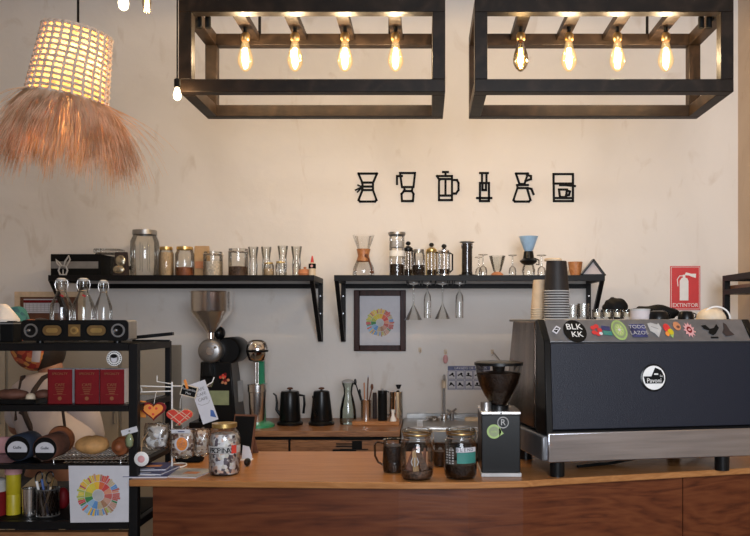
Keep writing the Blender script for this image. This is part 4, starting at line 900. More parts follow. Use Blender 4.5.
for k in range(14):
    a = k * 2.4; q = .024 * (k / 14) ** .5; b.disc(lx_(224, -.1) + q * math.cos(a), lz_(377.5) + q * math.sin(a) * 1.2, .008, -.1005 - k * .00005, .001, ['redfelt', 'clay', 'redcover'][k % 3] if k % 4 else 'blkm', 8)
lab(b.build('red_sticker', t), 'red round sticker')
lab(MB().b2((lx_(209, -.1), -.1015, lz_(403)), (lx_(229, -.1), -.1, lz_(389)), 'olive').build('front_label', t), 'pale green label')
b = MB(); b.add([(lx_(236.3), .0, lz_(402)), (lx_(239.3), .05, lz_(402)), (lx_(238.4), .05, lz_(381)), (lx_(235.2), .0, lz_(381))], [(0, 1, 2, 3)], 'lgrey'); b.v = [(v[0] + .012, v[1], v[2]) for v in b.v]; b.build('side_switch', t)

t = thing('milkshake_mixer', 'green drink mixer with steel cup and chrome motor head', 'mixer', (X_(258, 4.22), 4.22, ZB))
k = 4.22 / F
b = MB(); b.lathe([(0, 0), (.086, 0), (.086, .012), (.064, .024), (0, .024)], 'green', n=36); b.build('base', t)
b = MB(); b.side([(.05, .01), (.075, .01), (.05, .3), (.045, .40), (.0, .42), (-.01, .4), (.02, .3)], -.003, .028, 'green'); b.build('column', t, bev=.004)
zh = Z_(351, 4.22) - ZB
b = MB(); b.lathe([(0, .062), (.03, .06), (.05, .045), (.057, .012), (.057, -.005), (.045, -.045), (.03, -.055), (0, -.056)], 'chrome', (0, -.02, zh), 32); b.build('motor_head', t)
b = MB(); b.lathe([(.0575, .008), (.0585, .006), (.0585, -.002), (.0575, -.004)], 'blkp', (0, -.02, zh), 32); b.build('head_band', t)
b = MB(); b.cyl((-.008, -.02, zh - .055), (-.008, -.02, .15), .0045, 'steel', n=10); b.cyl((.006, -.02, zh - .055), (.006, -.02, .15), .003, 'steel', n=10); b.build('spindle', t)
h = Z_(384, 4.22) - ZB
b = MB(); b.lathe([(0, .022), (.034, .022), (.037, .03), (.046, h * .82), (.049, h * .83), (.050, h), (.052, h + .002), (.048, h)], 'steel', (0, -.02, 0), 36); b.build('steel_cup', t)
b = MB(); b.box((.0, -.064, .12), (.006, .003, .1), 'white', tap=.8); b.build('cup_highlight_rib', t) if 0 else None

def kettle(px, Y, label, goose):
    t = thing('gooseneck_kettle', label, 'kettle', (X_(px, Y), Y, ZB), 0)
    MB().lathe([(0, 0), (.068, 0), (.07, .012), (.062, .02), (0, .02)], 'blkp', n=32).build('power_base', t)
    s = 1 if goose else 1.0
    MB().lathe([(0, .021), (.058, .021), (.06, .026), (.046 if not goose else .052, .15), (.042 if not goose else .047, .178), (.036, .182), (0, .184)] if not goose else [(0, .021), (.055, .021), (.057, .026), (.05, .17), (.046, .18), (0, .183)], 'blkp', n=32).build('kettle_body', t)
    b = MB(); b.cyl((0, 0, .183), (0, 0, .192), .006, 'blkp'); b.lathe([(0, .188), (.014, .19), (.017, .196), (.01, .2), (0, .2)], 'cork'); b.build('lid_knob', t)
    b = MB()
    if goose:
        b.tube([(-.05, 0, .05), (-.072, 0, .08), (-.07, 0, .12), (-.075, 0, .155), (-.09, 0, .168)], [.009, .008, .006, .005, .004], 'blkp', 10); b.build('spout', t)
        b = MB(); b.tube([(.045, 0, .16), (.075, 0, .155), (.078, 0, .11), (.072, 0, .06)], .007, 'blkp', 8); b.build('handle', t)
    else:
        b.tube([(-.02, -.05, .05), (-.03, -.075, .08), (-.03, -.075, .14), (-.035, -.09, .16)], [.008, .007, .005, .004], 'blkp', 10); b.build('spout', t)
        b = MB(); b.tube([(.02, .045, .16), (.03, .075, .155), (.03, .08, .11), (.03, .07, .06)], .007, 'blkp', 8); b.build('handle', t)
kettle(290, 4.3, 'black gooseneck kettle with spout to the left, next to the mixer', True)
kettle(321.5, 4.3, 'black flared kettle with wooden lid knob next to the glass carafe', False)
t = thing('glass_carafe', 'hourglass-shaped greenish glass carafe between kettle and utensil cup', 'carafe', (X_(348, 4.32), 4.32, ZB))
h = Z_(379, 4.32) - ZB; r = .045
MB().lathe([(0, .003), (r * .95, .002), (r, .02), (r * .98, h * .3), (r * .75, h * .52), (r * .5, h * .68), (r * .55, h * .8), (r * .72, h * .9), (r * .75, h * .93)], 'glassg').build('glass_body', t)
MB().lathe([(0, .006), (r * .9, .006), (r * .92, .03), (r * .6, h * .45), (0, h * .5)], 'wrap').build('crumpled_filling', t) if 0 else None
MB().lathe([(r * .74, h * .92), (r * .78, h * .95), (r * .5, h * .98), (0, h)], 'lgrey').build('stopper', t)
t = thing('wooden_tray', 'thin pale wooden board under the utensil cups', 'tray', (X_(378, 4.3), 4.34, ZB))
MB().b2((-.135, -.09, 0), (.115, .09, .022), 'top').build('board', t, bev=.003)
ZW = ZB + .022
def cyth(nm, px, Y, w, ytop, m, label, cat, tp=.92, zb=ZW):
    r = w / 2 * Y / F; h = Z_(ytop, Y) - zb; t = thing(nm, label, cat, (X_(px, Y), Y, zb))
    MB().lathe([(0, .001), (r * tp, .001), (r, h), (r * 1.03, h + .001), (r * .94, h), (r * .88, .01), (0, .01)], m, n=28).build('cup_body', t); return t, r, h
t, r, h = cyth('utensil_cup', 366, 4.32, 11, 400, 'steel', 'steel cup holding brushes and spoons next to the carafe', 'utensil cup')
def utensil(nm, x0, x1, y, ztop, m, label, head=None, hr=.008):
    px = 366; o = thing(nm, label, nm.replace('_', ' '), (X_(px, 4.32) + x0, 4.32 + y, ZW + .0105)); L = ztop - ZW - .0105
    MB().tube([(0, 0, 0), (x1 - x0, 0, L)], .0035, m, 7).build('handle', o)
    if head: MB().ball((x1 - x0, 0, L), (hr, hr * .6, hr * 2.2), head).build('head', o)
utensil('spoon', .0, -.058, 0, Z_(382, 4.32), 'blkp', 'black spoon leaning left in the steel cup', 'blkp')
utensil('spatula', .002, -.035, .01, Z_(392, 4.32), 'blkp', 'short dark spatula leaning left in the steel cup', 'blkp', .007)
utensil('brush', .004, .012, -.006, Z_(377, 4.32), 'cork', 'thin pale-tipped brush sticking up highest from the steel cup', 'paper', .005)
utensil('scoop', .0, .032, .004, Z_(387, 4.32), 'cork', 'dark wooden scoop leaning right in the steel cup', 'cork', .008)
utensil('stirrer', -.004, -.01, .0, Z_(384, 4.32), 'clay', 'reddish stirring stick upright in the steel cup', 'clay', .004)
o = MB().lathe([(0, 0), (.012, 0), (.012, .13), (.01, .142), (0, .142)], 'apron').build('dark_flask', None, loc=(X_(374.5, 4.36), 4.38, ZW)); tag(o, 'slim dark flask between the utensil cup and black canister', 'flask')
t = thing('black_canister', 'matte black cylindrical canister next to the steel press', 'canister', (X_(382.5, 4.3), 4.30, ZW))
h = Z_(390.5, 4.3) - ZW; MB().lathe([(0, 0), (.0245, 0), (.0245, h * .96), (0, h * .96)], 'blkm', n=28).build('canister_body', t); MB().lathe([(.0252, h * .9), (.0252, h), (0, h + .002)], 'blkp', n=28).build('lid', t); MB().cyl((0, 0, h + .001), (0, 0, h + .01), .005, 'dsteel').build('lid_knob', t)
t = thing('steel_press', 'polished steel coffee press with black knob at the end of the board', 'coffee press', (X_(396, 4.38), 4.38, ZW))
h = Z_(392, 4.38) - ZW; MB().lathe([(0, 0), (.036, 0), (.038, .005), (.038, h), (.04, h + .003), (.02, h + .01), (0, h + .012)], 'chrome', n=32).build('press_body', t)
MB().cyl((0.014, 0, h + .01), (.014, 0, h + .03), .004, 'chrome', n=10).build('plunger_rod', t); MB().lathe([(0, h + .018), (.008, h + .018), (.017, h + .04), (0, h + .042)], 'blkp', (.014, 0, 0)).build('knob', t)
b = MB(); b.tube([(-.036, 0, h), (-.055, -.01, h + .004), (-.062, -.02, h * .6), (-.05, -.015, h * .15), (-.037, 0, .02)], .004, 'blkp', 8); b.build('handle', t)
o = MB().lathe([(0, 0), (.016, 0), (.015, .014), (.008, .03), (.008, .042), (.012, .06), (.006, .062), (0, .062)], 'white').build('white_figurine', None, loc=(X_(393, 4.275), 4.272, ZW)); tag(o, 'tiny white waisted ornament in front of the steel press', 'ornament')

# ------------------------------------------------------------ wall shelves
ZS = 1.722; YS0, YS1 = 4.22, 4.58
def wall_shelf(px0, px1, label):
    x0, x1 = X_(px0, YS0), X_(px1, YS0); cx = (x0 + x1) / 2; t = thing('wall_shelf', label, 'shelf', (cx, 4.6, ZS)); w = (x1 - x0) / 2
    a = YS0 - 4.6; z = 0
    MB().b2((-w, a, -.030), (w, a + .025, 0), 'blk').build('front_rail', t, bev=.001)
    MB().b2((-w + .026, -.028, -.056), (w - .026, 0, -.030), 'blk').build('rear_rail', t, bev=.001)
    MB().b2((-w + .026, a + .0255, -.011), (w - .026, -.002, -.0), 'plank').build('shelf_board', t)
    for s in (-1, 1):
        b = MB(); xo = s * w; xi = s * (w - .025)
        b.b2((min(xo, xi), a + .0255, -.030), (max(xo, xi), -.0, 0), 'blk')
        b.b2((min(xo, xi), -.025, -.36), (max(xo, xi), 0, -.031), 'blk')
        b.side([(a + .001, -.031), (a + .03, -.031), (-.026, -.335), (-.026, -.36), (-.045, -.36)], min(xo, xi) + .002, max(xo, xi) - .002, 'blk'); b.build('bracket', t)
        bb = MB(); bb.disc(s * (w - .0125), -.1, .004, -.0252, .002, 'steel', 8); bb.disc(s * (w - .0125), -.2, .004, -.0252, .002, 'steel', 8); bb.build('screw', t)
    return t
wall_shelf(48, 314, 'left black wall shelf carrying jars and glasses')
sh2 = wall_shelf(334, 605, 'right black wall shelf carrying coffee makers above the picture frame')

def fit(px0, px1, ytop, Y, zb=ZS): return X_((px0 + px1) / 2, Y), (px1 - px0) / 2 * Y / F, Z_(ytop, Y) - zb
# left shelf contents
t = thing('black_crate', 'black wooden box with a grey band at the left end of the shelf', 'box', (X_(75.5, 4.3), 4.38, ZS))
w = 25 * 4.3 / F; h = Z_(254, 4.3) - ZS
MB().b2((-w, -.08, 0), (w, .12, h), 'blkm').build('box_body', t, bev=.003); MB().b2((-w + .002, -.0815, h * .34), (w - .012, -.0805, h * .66), 'grey').build('grey_band', t)
t = thing('rabbit_figure', 'small wire rabbit head ornament in front of the black box', 'ornament', (X_(63, 4.26), 4.26, ZS))
kx = 4.26 / F
b = MB(); 
def ring(pts): b.tube([(p[0] * kx, 0, p[1] * kx) for p in pts], .0045, 'lgrey', 6, True)
ring([(-3, 1.0), (-4.5, 5), (-3, 9), (0, 10), (3, 9), (4.5, 5), (3, 1.0), (0, .8)]); ring([(-1, 9), (-4, 13), (-7, 16), (-6, 12), (-3, 9)]); ring([(1, 9), (2, 14), (6, 20), (7, 16), (4, 10)])
b.tube([(0, 0, .8 * kx), (0, 0, 6 * kx)], .003, 'lgrey', 6); b.cyl((0, 0, 0), (0, 0, .004), .018, 'lgrey', n=14); b.build('wire_head', t)
t = thing('glass_box', 'clear square glass container right of the black box', 'container', (X_(108, 4.40), 4.42, ZS))
w = .065; h = Z_(249, 4.4) - ZS
MB().b2((-w, -.05, .001), (w, .05, h * .85), 'glassd').build('glass_body', t, bev=.01); MB().b2((-w - .003, -.053, h * .86), (w + .003, .053, h), 'glassd').build('lid', t, bev=.004)
t = thing('foil_bag', 'dark coffee bag with crinkled gold foil front on the shelf', 'bag', (X_(121, 4.30), 4.305, ZS))
h = Z_(252, 4.3) - ZS; MB().box((0, 0, h / 2), (.075, .05, h), 'apron', tap=.9, tapy=.25).build('bag_body', t, bev=.004)
b = MB(); b.ball((.006, -.026, h * .62), (.028, .008, .03), 'foil'); b.ball((-.004, -.028, h * .26), (.032, .008, .022), 'foil'); b.build('foil_label', t)
def jar(px0, px1, ytop, Y, label, lid='gold', fill=None, ff=.5, nm='glass_jar', shoulder=True, group='lidded jars on the left shelf', gm='glassd'):
    x, r, h = fit(px0, px1, ytop, Y); t = thing(nm, label, 'jar', (x, Y, ZS), 0, group)
    MB().lathe([(0, .002), (r * .93, .002), (r, .008), (r, h * .76), (r * .82, h * .88), (r * .8, h * .92)] if shoulder else [(0, .002), (r * .95, .002), (r, .008), (r, h * .9), (r * .92, h * .93)], gm).build('glass_body', t)
    lr = .84 if shoulder else .94
    MB().lathe([(r * lr, h * .9), (r * (lr + .02), h * .905), (r * (lr + .02), h), (0, h)], lid).build('lid', t)
    if fill: MB().lathe([(0, .004), (r * .9, .004), (r * .94, .01), (r * .94, h * ff), (0, h * ff + .005)], fill).build('filling', t)
    return t, r, h
t, r, h = jar(131, 158.5, 230.5, 4.38, 'large glass drink dispenser jar with silver lid and black tap', 'dsteel', nm='drink_dispenser', group=None)
b = MB(); b.cyl((0, -r, .045), (0, -r - .04, .045), .011, 'blkp'); b.box((0, -r - .035, .055), (.02, .015, .05), 'blkp'); b.T = Matrix.Rotation(-1.1, 4, 'Z'); t2 = b
bb = MB(); bb.T = Matrix.Rotation(-.95, 4, 'Z'); bb.cyl((0, -r * .99, .045), (0, -r - .035, .045), .011, 'blkp'); bb.box((0, -r - .03, .05), (.018, .016, .055), 'blkp'); bb.build('tap', t)
b = MB()
for k in range(12): a = k * PI / 6; b.tube([(r * 1.003 * math.cos(a), r * 1.003 * math.sin(a), .03), (r * 1.003 * math.cos(a), r * 1.003 * math.sin(a), h * .72)], .0022, 'glassd', 5)
b.build('moulded_rib', t)
jar(158.8, 173.5, 247, 4.36, 'gold-lidded jar of pale oats beside the large dispenser', 'gold', 'oats', .8)
jar(175.5, 194, 247, 4.36, 'gold-lidded jar with red-brown content near the kraft pouch', 'gold', 'croissant', .3)
t = thing('kraft_pouch', 'upright brown kraft paper pouch between two jars', 'pouch', (X_(202, 4.45), 4.45, ZS)); h = Z_(246, 4.45) - ZS
MB().box((0, 0, h / 2), (.085, .05, h), 'kraft', tap=.97, tapy=.15).build('pouch_body', t, bev=.003); MB().b2((-.03, -.0285, h * .28), (.03, -.024, h * .5), 'clay').build('label_patch', t)
def cj(px0, px1, ytop, Y, label, fill, ff):
    t, r, h = jar(px0, px1, ytop, Y, label, 'glassd', fill, ff, 'clamp_jar', False)
    b = MB(); b.tube([(r * 1.0 * math.cos(a), r * 1.0 * math.sin(a), h * .9) for a in [i * PI / 10 for i in range(20)]], .003, 'steel', 6, True); b.tube([(r, -.01, h * .95), (r * 1.12, -.01, h * .85), (r, -.01, h * .75)], .003, 'steel', 6); b.build('wire_clamp', t); return t
cj(203.5, 222.5, 252, 4.34, 'clamp jar with cream coloured sticks in front of the kraft pouch', 'sugar', .6)
cj(228.5, 248, 249, 4.35, 'clamp jar with dark coffee beans in the middle of the shelf', 'cocoa', .35)
gs = 'clear glasses on the left shelf'
for px0, px1, yt, Y, l in ((248, 258.5, 247, 4.45, 'tall clear glass just right of the bean jar'), (261, 271.5, 247, 4.46, 'tall clear glass behind the small striped jar'), (277.5, 288, 246, 4.44, 'tall clear glass above the small gold-lidded jar'), (291, 302, 246.5, 4.45, 'tall clear glass behind the clay bowl')):
    x, r, h = fit(px0, px1, yt, Y); t = thing('tall_glass', l, 'glass', (x, Y, ZS), 0, gs)
    MB().lathe([(0, .002), (r * .8, .002), (r * .75, .012), (r * .82, h * .4), (r * .7, h * .62), (r, h), (r * .94, h), (r * .66, h * .62)], 'glassd').build('glass_body', t)
x, r, h = fit(293, 300, 258, 4.3); t = thing('small_bottle', 'small clear bottle between the tall glass and clay bowl', 'bottle', (x, 4.29, ZS)); MB().lathe([(0, .002), (r, .002), (r, h * .6), (r * .4, h * .8), (r * .4, h)], 'glassd').build('glass_body', t)
jar(263.5, 274, 262.5, 4.3, 'small jar with gold lid and dark striped label', 'gold', 'oats', .5)
jar(275.5, 285.5, 261.5, 4.3, 'small empty jar with thin gold lid', 'gold')
b = MB()
t = thing('clay_bowl', 'lidded orange clay sugar bowl near the end of the shelf', 'bowl', (X_(305, 4.3), 4.3, ZS)); MB().lathe([(0, 0), (.028, 0), (.037, .012), (.035, .024)], 'clay').build('bowl_body', t); MB().lathe([(.036, .0242), (.03, .034), (.006, .038), (.009, .046), (0, .05)], 'clay').build('lid', t)
t = thing('sauce_bottle', 'small white bottle with red nozzle and black label at the shelf end', 'bottle', (X_(312.5, 4.27), 4.26, ZS)); h = Z_(256, 4.27) - ZS
MB().lathe([(0, 0), (.018, 0), (.018, h * .55), (.01, h * .66), (0, h * .66)], 'cream').build('bottle_body', t); MB().lathe([(.0195, h * .35), (.0195, h * .6), (.0185, h * .6)], 'blkm').build('label_band', t); MB().lathe([(.009, h * .66), (.008, h * .75), (.003, h), (0, h)], 'red').build('nozzle', t)
b = MB(); b.disc(0, h * .47, .007, -.0197, .001, 'pink', 12); b.build('emblem', t)

# right shelf contents
x, r, h = fit(352.5, 374.5, 235, 4.36)
t = thing('pour_over_flask', 'hourglass glass coffee maker with wooden collar at the shelf left end', 'coffee maker', (x, 4.36, ZS))
MB().lathe([(0, .002), (r * .9, .002), (r, .012), (r * .92, h * .22), (r * .42, h * .5), (r * .42, h * .58), (r, h)], 'glass').build('glass_body', t)
lab(MB().lathe([(r * .6, h * .36), (r * .52, h * .42), (r * .44, h * .5), (r * .46, h * .58), (r * .6, h * .66), (r * .64, h * .66), (r * .5, h * .5), (r * .64, h * .37)], 'collar').build('wooden_collar', t), 'turned wooden collar')
b = MB(); b.tube([(r * .2, -r * .5, h * .5), (r * .5, -r * .55, h * .42), (r * .75, -r * .5, h * .2), (r * .8, -r * .45, .03)], .004, 'cork', 6); b.ball((r * .8, -r * .45, .022), (.012, .01, .008), 'cork'); b.ball((r * .3, -r * .55, h * .5), (.01, .01, .01), 'cork'); b.build('leather_tie', t)
x, r, h = fit(389.5, 404.5, 233, 4.34)
t = thing('cold_brew_tower', 'tall clear cylinder brewer with white band and dark base', 'coffee maker', (x, 4.32, ZS))
MB().lathe([(0, .002), (r, .002), (r, h * .93)], 'glass').build('glass_body', t); MB().lathe([(r * 1.03, h * .45), (r * 1.03, h * .58), (r, h * .58)], 'white').build('white_band', t)
MB().lathe([(0, .004), (r * .93, .004), (r * .93, h * .27), (0, h * .27)], 'coffee').build('coffee', t); MB().lathe([(r, h * .93), (r * 1.15, h * .945), (r * 1.15, h), (r * .8, h), (0, h * .97)], 'dsteel').build('lid', t); MB().lathe([(0, h * .66), (r * .94, h * .66), (r * .94, h * .8), (0, h * .8)], 'lgrey').build('filter', t)
def press(px0, px1, yt, Y, label, fr, knob=True):
    x, r, h = fit(px0, px1, yt, Y); t = thing('french_press', label, 'french press', (x, Y, ZS))
    MB().lathe([(0, .004), (r * .9, .004), (r * .9, h * .78)], 'glass').build('beaker', t); MB().lathe([(0, .006), (r * .84, .006), (r * .84, h * .22), (0, h * .22)], 'coffee').build('coffee_grounds', t)
    b = MB(); b.lathe([(0, 0), (r * .95, 0), (r * .95, h * .06)], fr); b.lathe([(r * .93, h * .74), (r * .97, h * .76), (r * .97, h * .82), (r * .5, h * .88), (0, h * .89)], fr)
    for a in (.3, 1.9, 3.4, 5.): b.tube([(r * .94 * math.cos(a), r * .94 * math.sin(a), 0.01), (r * .94 * math.cos(a), r * .94 * math.sin(a), h * .76)], .003, fr, 6)
    b.build('metal_frame', t)
    b = MB(); b.cyl((0, 0, h * .3), (0, 0, h * .97), .003, 'steel', n=8); b.build('plunger_rod', t); MB().ball((0, 0, h * .96), (.014, .014, .012), 'blkp').build('knob', t)
    b = MB(); b.tube([(r * .9, 0, h * .75), (r * 1.4, 0, h * .7), (r * 1.4, 0, h * .2), (r * .95, 0, h * .12)], .005, 'blkp', 8); o = b.build('handle', t); return t, r, h
press(403.5, 413, 242, 4.44, 'french press with black lid half behind the tall brewer', 'blkp')
x, r, h = fit(412.5, 425, 249.5, 4.32); t, r, h = jar(412.5, 425, 249.5, 4.3, 'small steel-lidded jar with dark beans beside the tall brewer', 'dsteel', 'coffee', .4, group=None)
press(426, 437, 243.5, 4.46, 'french press with golden frame and black knob on the right shelf', 'gold')
press(438, 450, 245, 4.32, 'small chrome french press with black plunger near the piston brewer', 'chrome')
x, r, h = fit(461.5, 472.5, 241.5, 4.32); t = thing('piston_brewer', 'dark grey translucent piston brewer with flanged ends on the right shelf', 'coffee maker', (x, 4.32, ZS))
MB().lathe([(0, .008), (r * .95, .008), (r * .95, h * .8), (r * 1.05, h * .8), (r * 1.05, h * .93)], 'smoke').build('chamber', t); MB().lathe([(0, .008), (r * .85, .008), (r * .85, h * .97), (0, h * .97)], 'grey').build('plunger', t)
MB().lathe([(0, 0), (r * 1.5, 0), (r * 1.5, .008), (r, .009), (r, .02)], 'blkp').build('bottom_flange', t); MB().lathe([(r * .9, h * .955), (r * 1.3, h * .96), (r * 1.35, h * .985), (r * 1.1, h), (0, h)], 'dsteel').build('top_flange', t)
gi = 'upside-down stemmed glasses on the right shelf'
for px0, px1, yt, Y, l in ((474.5, 483, 257, 4.4, 'upside-down stemmed glass next to the piston brewer'), (478, 488, 254.5, 4.3, 'upside-down stemmed glass left of the glass dripper'), (508, 517, 255, 4.32, 'upside-down stemmed glass right of the glass dripper'), (536.5, 546.5, 255, 4.33, 'upside-down stemmed glass right of the blue dripper')):
    x, r, h = fit(px0, px1, yt, Y); t = thing('stemmed_glass', l, 'glass', (x, Y, ZS), 0, gi)
    MB().lathe([(r * .8, 0), (r * .85, h * .2), (r * .7, h * .38), (.004, h * .48), (.0035, h * .6), (.0035, h * .93), (r * .9, h * .97), (r, h * .985), (r * .95, h), (0, h)], 'glassd').build('glass_body', t)
x, r, h = fit(489, 505.5, 256, 4.32); t = thing('glass_dripper', 'wide ribbed clear glass dripper between two upturned glasses', 'coffee dripper', (x, 4.32, ZS))
MB().lathe([(r * .35, .02), (r * .5, .03), (r, h), (r * .96, h), (r * .46, .03)], 'glassd').build('cone', t); MB().lathe([(r * .2, .0), (r * .7, 0), (r * .75, .01), (r * .4, .022)], 'clay').build('base_ring', t)
x, r, h = fit(519, 538, 236.5, 4.30); t = thing('blue_dripper', 'pale blue plastic coffee dripper on a black holder over a glass', 'coffee dripper', (x, 4.30, ZS))
MB().lathe([(0, .002), (r * .65, .002), (r * .7, h * .15), (r * .5, h * .3)], 'glassd').build('glass_server', t)
MB().lathe([(r * .45, h * .28), (r * .75, h * .32), (r * .95, h * .38), (r * .6, h * .44), (r * .5, h * .62), (0, h * .62)], 'blkp').build('holder', t); MB().lathe([(r * .35, h * .62), (r * .5, h * .66), (r * .98, h * .98), (r * 1.02, h), (r * .93, h), (r * .4, h * .66)], 'sky').build('cone', t)
b = MB(); b.tube([(r * .6, 0, h * .45), (r * 1.1, 0, h * .4), (r * 1.1, 0, h * .28), (r * .8, 0, h * .3)], .004, 'blkp', 8); b.build('handle', t)
x, r, h = fit(568, 582.5, 262, 4.34); o = MB().lathe([(0, .0), (r * .65, .0), (r * .85, h * .4), (r, h), (r * .92, h), (r * .7, h * .3), (0, h * .2)], 'collar').build('wooden_bowl', None, loc=(x, 4.34, ZS)); tag(o, 'honey-brown wooden bowl behind the paper cup stack', 'bowl')
t = thing('triangular_holder', 'black triangular filter holder with pale inside at shelf right end', 'filter holder', (X_(591, 4.36), 4.36, ZS)); k = 4.36 / F
b = MB(); b.stroke([(-11 * k, 0.006), (1 * k, 16 * k), (12 * k, 0.006)], .009, 0, .05, 'blkp', True); b.build('frame', t); MB().prism([(-9 * k, .01), (1 * k, 14 * k), (10 * k, .01)], -.01, -.03, 'shirt').build('paper_filters', t)

# hanging stemware under right shelf
t = thing('stemware_rack', 'black wire stemware rails fixed under the right wall shelf', 'glass rack', (X_(434, 4.4), 4.4, ZS - .045))
b = MB()
for px in (407, 419, 422, 431, 436, 449, 454, 465):
    x = X_(px, 4.3) - X_(434, 4.4); b.tube([(x, -.15, .034), (x, -.152, .006), (x, .15, .006), (x, .15, .034)], .0028, 'blk', 6)
b.build('rail', t)
def hang(px, w, ytop, ybot, Y, kind, label):
    z1 = ZS - .040; h = z1 - Z_(ybot, Y); r = w / 2 * Y / F; t = thing('martini_glass' if kind == 'm' else 'champagne_flute', label, 'glass', (X_(px, Y), Y, z1), 0, 'glasses hanging upside down')
    if kind == 'm': MB().lathe([(0, .006), (r * .8, .004), (r * .8, 0), (.004, -.008), (.0035, -h * .55), (.006, -h * .6), (r, -h)], 'glassd').build('glass_body', t)
    else: MB().lathe([(0, .006), (r * 1.3, .004), (r * 1.3, 0), (.004, -.006), (.0035, -h * .22), (r * .8, -h * .35), (r, -h * .55), (r * .9, -h)], 'glassd').build('glass_body', t)
hang(413.5, 18, 290, 320, 4.32, 'm', 'leftmost hanging martini glass beside the framed picture'); hang(427.5, 8, 290, 318, 4.32, 'f', 'hanging champagne flute between the two martini glasses')
hang(442.5, 16, 290, 319, 4.34, 'm', 'second hanging martini glass between the two flutes'); hang(459.5, 9, 290, 318, 4.32, 'f', 'rightmost hanging champagne flute')

# framed picture
t = thing('framed_picture', 'dark wood framed print of a colourful flavour wheel on the back wall', 'picture', (X_(380, 4.59), 4.6, Z_(320.5, 4.59)))
w, h = 26 * 4.58 / F, 30.5 * 4.58 / F; fwd = .033
b = MB()
for a, c in (((-w, -h), (-w + fwd, h)), ((w - fwd, -h), (w, h)), ((-w + fwd, h - fwd), (w - fwd, h)), ((-w + fwd, -h), (w - fwd, -h + fwd))): b.b2((a[0], -.025, a[1]), (c[0], -.001, c[1]), 'darkwood')
b.build('frame', t, bev=.003); MB().b2((-w + fwd - .001, -.012, -h + fwd - .001), (w - fwd + .001, -.002, h - fwd + .001), 'paper').build('print_sheet', t)
b = MB(); wheel(b, 0, -.012, .083, -.0121, start=.3); b.build('coloured_wheel', t)
# hooks
for px, py, c2, l in ((420, 350, 'white', 'small white wall hook left of the pair under the shelf'), (445.5, 352, 'pink', 'small wall hook holding a pinkish thing'), (492.5, 352, 'white', 'small wall hook above the coffee grinder')):
    t = thing('wall_hook', l, 'hook', (X_(px, 4.59), 4.6, Z_(py, 4.59)))
    MB().b2((-.009, -.006, -.012), (.009, 0, .014), 'cream').build('hook_plate', t, bev=.002); b = MB(); b.tube([(0, -.006, .006), (.004, -.022, 0), (.002, -.026, -.014), (-.004, -.016, -.02)], .003, 'steel', 7); b.build('hook', t)
    if c2 == 'pink': MB().ball((0, -.02, -.04), (.014, .008, .026), 'pink').build('hanging_trinket', t)
    if px > 480: b = MB(); b.tube([(.004, -.02, 0), (.04, -.02, -.045)], .003, 'grey', 6); b.build('hanging_rod', t)
# safety poster
t = thing('safety_poster', 'small white poster of black pictograms in two rows near the faucet', 'poster', (X_(469, 4.59), 4.602, Z_(378, 4.59)))
w, h = 21.5 * 4.59 / F, 12.2 * 4.59 / F
MB().b2((-w, -.003, -h), (w, .0, h), 'paper').build('sheet', t)
b = MB(); b.b2((-w + .002, -.0038, h - .026), (w - .002, -.003, h - .002), 'indigo'); b.text('LAVADO DE MANOS', .021, (.01, -.0042, h - .014), 'paper', .0003, .95)
cw = 2 * w / 5
for i in range(5):
    for j in range(2):
        x = -w + cw * (i + .5); z = h - .052 - j * .056
        b.stroke([(x - cw * .43, z + .022), (x + cw * .43, z + .022), (x + cw * .43, z - .026), (x - cw * .43, z - .026)], .003, -.003, .0006, 'indigo', True)
        rn = random.Random(i * 2 + j); b.disc(x + rn.uniform(-.006, .006), z + .006, .007, -.003, .0008, 'blkm', 10); b.stroke([(x - .012, z - .004), (x + .002, z + rn.uniform(-.006, .006)), (x + .013, z - .008)], .007, -.003, .0008, 'blkm'); b.b2((x - .014, -.0036, z - .021), (x + .014, -.003, z - .019), 'grey')
b.build('pictograms', t)
# extinguisher sign
t = thing('extinguisher_sign', 'red and white fire extinguisher sign reading EXTINTOR on the wall', 'sign', (X_(685.5, 4.59), 4.598, Z_(288, 4.59)))
w, h = 15 * 4.59 / F, 22 * 4.59 / F
MB().b2((-w, -.004, -h), (w, 0, h), 'red').build('red_board', t)
b = MB(); i_ = .006
b.stroke([(-w + i_, -h + i_), (w - i_, -h + i_), (w - i_, h - i_), (-w + i_, h - i_)], .0022, -.004, .0008, 'white', True)
b.text('EXTINTOR', .031, (0, -.0046, -h + .027), 'white', .0004, .98)
b.prism([(-.032, -h + .055), (.018, -h + .055), (.018, .04), (.012, .055), (-.004, .062), (-.02, .058), (-.032, .042)], -.004, -.0048, 'white')
b.prism([(-.014, .06), (.0, .06), (.0, .076), (-.014, .076)], -.004, -.0048, 'white')
b.prism([(-.004, .074), (.022, .072), (.034, .066), (.06, .058), (.062, .082), (.034, .082), (.004, .09)], -.004, -.0048, 'white')
b.tube([(-.012, -.0045, .07), (-.032, -.0045, .07), (-.046, -.0045, .05), (-.042, -.0045, .01)], .0028, 'white', 6, flat=.2)
b.build('white_pictogram', t)
